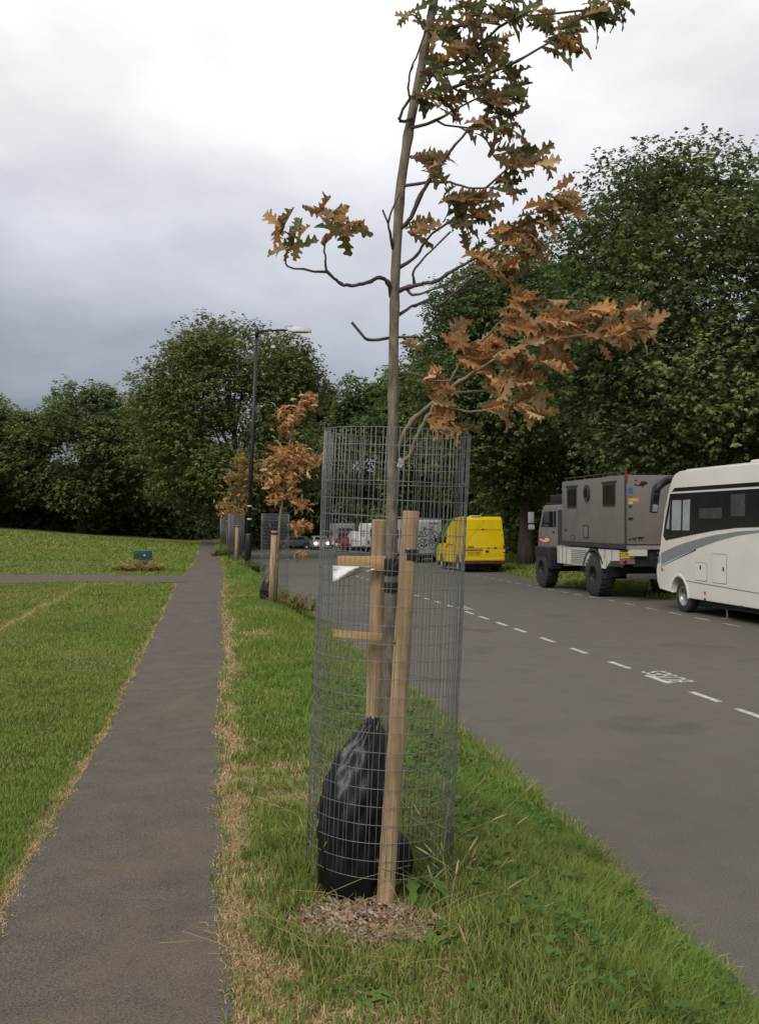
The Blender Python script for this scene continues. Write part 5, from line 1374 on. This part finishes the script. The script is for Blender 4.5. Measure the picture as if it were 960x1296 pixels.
    cdr = sd([(3.25, .50), (3.25, 1.9 * k), (3.45, 1.86 * k), (3.95, 1.50 * k), (4.05, 1.3 * k), (4.05, .9), (3.75, .5)], .004, m, 'cab_door')
    sd([(3.32, 1.30 * k), (3.32, 1.80 * k), (3.46, 1.78 * k), (3.9, 1.42 * k), (3.95, 1.30 * k)], .009, glass_m, 'window', cdr)
    sd([(1.6, 1.22), (1.6, 1.25), (3.1, 1.25), (3.1, 1.22)], .012, mat('slide_rail', (.10, .08, .01), .6), 'door_rail')
    sd([(3.05, 1.10), (3.05, 1.16), (3.2, 1.16), (3.2, 1.10)], .02, black_m, 'door_handle')
    MB().box((-W / 2 - .2, 3.95, 1.25), (-W / 2 - .02, 4.05, 1.5)).build('mirror', black_m, v, bevel=.03)
    MB().box((-W / 2 + .1, .3, .22), (W / 2 - .1, L_ - .4, .45)).build('underbody', chass_m, v)
    if cap: MB().box((-.55, .22, H - .012), (-.1, .6, H + .045)).build('roof_lamp', mat('lamp_cover', (.55, .53, .45), .4), v, bevel=.015)
    return v


yel_m = mat('van_yellow', (0.66, 0.47, 0.006), .32, var=.04, scale=2, coat=.3)
red_sill = mat('sill_red', (.075, .022, .015), .6)
van('bright yellow high roofed panel van seen from behind', (12.38, 42.6, float(zroad(44.5))), 0, yel_m, plate='KU57 ONC', sill=red_sill)
van('green van mostly hidden in front of the yellow van', (13.75, 49.3, float(zroad(51))), 0, mat('van_green', (.018, .13, .03), .35, var=.08, scale=2), H=2.62, L_=5.0, cap=False)
wht_m = mat('van_white', (.68, .68, .66), .35, var=.06, scale=2)
van('small white van among the far campers', (14.05, 89.0, float(zroad(91))), 0, wht_m, H=1.95, W=1.75, L_=4.3, plate='', cap=False)


def camper(label, loc, rz, W, L_, H, body_m, win=True, cab=True, plate=False):
    v = thing('camper_van', label, 'camper van', loc, rz)
    MB().prism([(0, .55), (0, H - .12), (.1, H), (L_ - .9, H), (L_ - .5, H - .2), (L_ - .3, 1.9), (L_ - .3, .55)], 0, -W / 2, W / 2).build('body', body_m, v, bevel=.06, seg=2)
    MB().prism([(L_ - .35, .45), (L_ - .35, 1.95), (L_ - .1, 1.9), (L_ + .45, 1.2), (L_ + 1.0, 1.05), (L_ + 1.05, .4)], 0, -W / 2 + .12, W / 2 - .12).build('cab', body_m, v, bevel=.06)
    if win:
        w_ = MB().prism(rrect(-W * .36, H * .52, W * .36, H * .82, .08), 1, -.03, .02).build('rear_window', black_m, v)
        MB().prism(rrect(-W * .33, H * .545, W * .33, H * .795, .06), 1, -.036, -.02).build('pane', glass_m, w_)
    for s in (-1, 1):
        MB().box((s * W * .43 - .07, -.03, .8), (s * W * .43 + .07, .02, 1.12)).build('tail_light', redl_m, v)
        for yy in (1.0, L_ - .1): wheel(v, (s * (W / 2 - .16), yy, .34), .34, .2, side=s, n=16)
    MB().box((-W / 2 + .04, -.1, .42), (W / 2 - .04, .06, .6)).build('bumper', black_m, v, bevel=.03)
    MB().box((-W / 2 + .1, .1, .3), (W / 2 - .1, L_, .56)).build('underbody', chass_m, v)
    for y0_ in (L_ * .25, L_ * .55):
        w_ = MB().prism(rrect(y0_, H * .55, y0_ + .9, H * .76, .06), 0, -W / 2 - .02, -W / 2 + .02).build('side_window', black_m, v)
        MB().prism(rrect(y0_ + .04, H * .565, y0_ + .86, H * .745, .05), 0, -W / 2 - .024, -W / 2 - .01).build('pane', glass_m, w_)
    if plate: MB().prism(rrect(-.26, .66, .26, .78, .02), 1, -.045, -.02).build('number_plate', plate_m, v)
    return v


cg_m = mat('camper_grey', (.36, .365, .37), .45, var=.08, scale=2)
cg = camper('pale grey camper with dark bicycle pictures on its back', (12.85, 57.0, float(zroad(60))), 0, 2.1, 5.0, 2.62, cg_m, win=False)
MB().tube([(-.85, .5, 2.6), (-.85, .5, 2.75)], .12, 10).build('roof_lamp', mat('roof_lamp_white', (.6, .6, .6), .4), cg)
MB().box((-1.07, .3, 1.75), (-1.045, .9, 2.2)).build('side_window', black_m, cg)
mural = mat('mural_ink', (.045, .045, .05), .6)
def ring(cx, cz, r, t=.03):
    n = 20
    return MB().add([((cx + rr * math.cos(6.2832 * k / n)), y, (cz + rr * math.sin(6.2832 * k / n))) for y in (-.006, .01) for rr in (r - t, r + t) for k in range(n)],
                    [(k, (k + 1) % n, n + (k + 1) % n, n + k) for k in range(n)] + [(n + k, n + (k + 1) % n, 3 * n + (k + 1) % n, 3 * n + k) for k in range(n)] + [(k, 2 * n + k, 2 * n + (k + 1) % n, (k + 1) % n) for k in range(n)])
def bar(a, b, t=.028):
    d = Vector((b[0] - a[0], b[1] - a[1])).normalized(); p = Vector((-d.y, d.x)) * t
    return MB().prism([(a[0] + p.x, a[1] + p.y), (b[0] + p.x, b[1] + p.y), (b[0] - p.x, b[1] - p.y), (a[0] - p.x, a[1] - p.y)], 1, -.007, .01)
for (ox, oz, s) in ((.10, 1.62, 1.0), (.12, 1.05, .72)):
    W1, W2 = (ox - .46 * s, oz), (ox + .50 * s, oz)
    for c in (W1, W2): ring(c[0], c[1], .27 * s).build('picture_wheel', mural, cg); ring(c[0], c[1], .05 * s).build('picture_hub', mural, cg)
    s0, h0, bb = (ox - .14 * s, oz + .42 * s), (ox + .34 * s, oz + .44 * s), (ox - .02 * s, oz - .02)
    for a_, b_ in ((W1, s0), (W1, bb), (s0, bb), (s0, h0), (bb, h0), (h0, W2)): bar(a_, b_).build('picture_frame_bar', mural, cg)
    bar((s0[0] - .1, s0[1] + .08), (s0[0] + .1, s0[1] + .08), .035).build('picture_saddle', mural, cg); bar((h0[0] - .08, h0[1] + .12), (h0[0] + .12, h0[1] + .1), .03).build('picture_handlebar', mural, cg)
MB().prism(rrect(.30, 2.34, .80, 2.44, .01), 1, -.008, .01).build('red_strip', mat('mural_red', (.36, .05, .06), .6), cg)
MB().prism(rrect(-.35, .74, .05, .82, .01), 1, -.008, .01).build('orange_strip', mat('mural_orange', (.36, .20, .08), .6), cg)
camper('white coachbuilt camper with a dark rear window, far down the row', (15.15, 86.0, float(zroad(88))), 0, 2.1, 5.2, 2.65, wht_m, plate=True)
camper('grey sided camper box behind the small white van', (13.65, 97.0, float(zroad(99))), 0, 2.1, 4.6, 2.75, mat('camper_dull', (.26, .255, .25), .5, var=.1, scale=2))


def car(label, loc, rz, m, lit=False):
    c = thing('car', label, 'car', loc, rz)
    pr = [(-2.0, .35), (-2.05, .75), (-1.95, .95), (-1.35, 1.40), (-.2, 1.46), (.55, 1.36), (1.15, .98), (1.9, .85), (2.08, .65), (2.08, .32)]
    pr += [(1.75, .32)] + [p for p in arch(1.3, .31, .38, 0, 180, 8) if p[1] > .32] + [(.85, .32), (-.85, .33)] + [p for p in arch(-1.3, .31, .38, 0, 180, 8) if p[1] > .33] + [(-1.75, .34)]
    MB().prism(pr, 0, -.86, .86).build('body', m, c, bevel=.06, seg=3, warp=lambda q: Vector((q.x * (1 - .22 * max(0, (q.z - .9) / .56)), q.y, q.z)))
    for s in (-1, 1):
        for yy in (-1.3, 1.3): wheel(c, (s * .76, yy, .31), .31, .19, side=s, n=18)
        MB().prism([(-1.2, .98), (-1.0, 1.34), (.45, 1.32), (.95, 1.0)], 0, s * .80 - .012, s * .80 + .012).build('side_window', glass_m, c)
        if lit:
            lm, lnt, lb_ = node_mat('headlamp_lit' + str(s)); lb_.inputs['Emission Color'].default_value = (1, .87, .66, 1); lb_.inputs['Emission Strength'].default_value = 22 if s > 0 else 16
        else: lm = mat('headlamp_clear', (.5, .5, .5), .15)
        MB().lathe([(.10, 2.04), (.12, 2.08), (.10, 2.12), (.03, 2.13)], (s * .62, 0, .70), 1, 16).build('headlight', lm, c)
        MB().box((s * .66 - .1, -2.07, .68), (s * .66 + .1, -2.0, .86)).build('tail_light', redl_m, c)
    MB().prism([(-.62, .98), (.62, .98), (.52, 1.34), (-.52, 1.34)], 1, .80, 1.02).build('windscreen', glass_m, c)
    MB().box((-.3, 2.07, .42), (.3, 2.1, .55)).build('number_plate', mat('plate_white', (.6, .6, .58), .4), c)
    return c


car('oncoming silver car with lit headlights at the far end of the road', (11.55, 101.0, float(zroad(99)) + .0), math.pi, mat('car_silver', (.32, .32, .33), .3, .3), True)
car('dark grey car under the trees left of the lit headlights', (9.4, 108.0, float(zroad(108))), 1.75, mat('car_dark', (.10, .105, .11), .3, .2))
car('red car among the far parked campers', (13.15, 92.5, float(zroad(92.5))), 0, mat('car_red', (.11, .012, .016), .35))
bpy.context.view_layer.update()
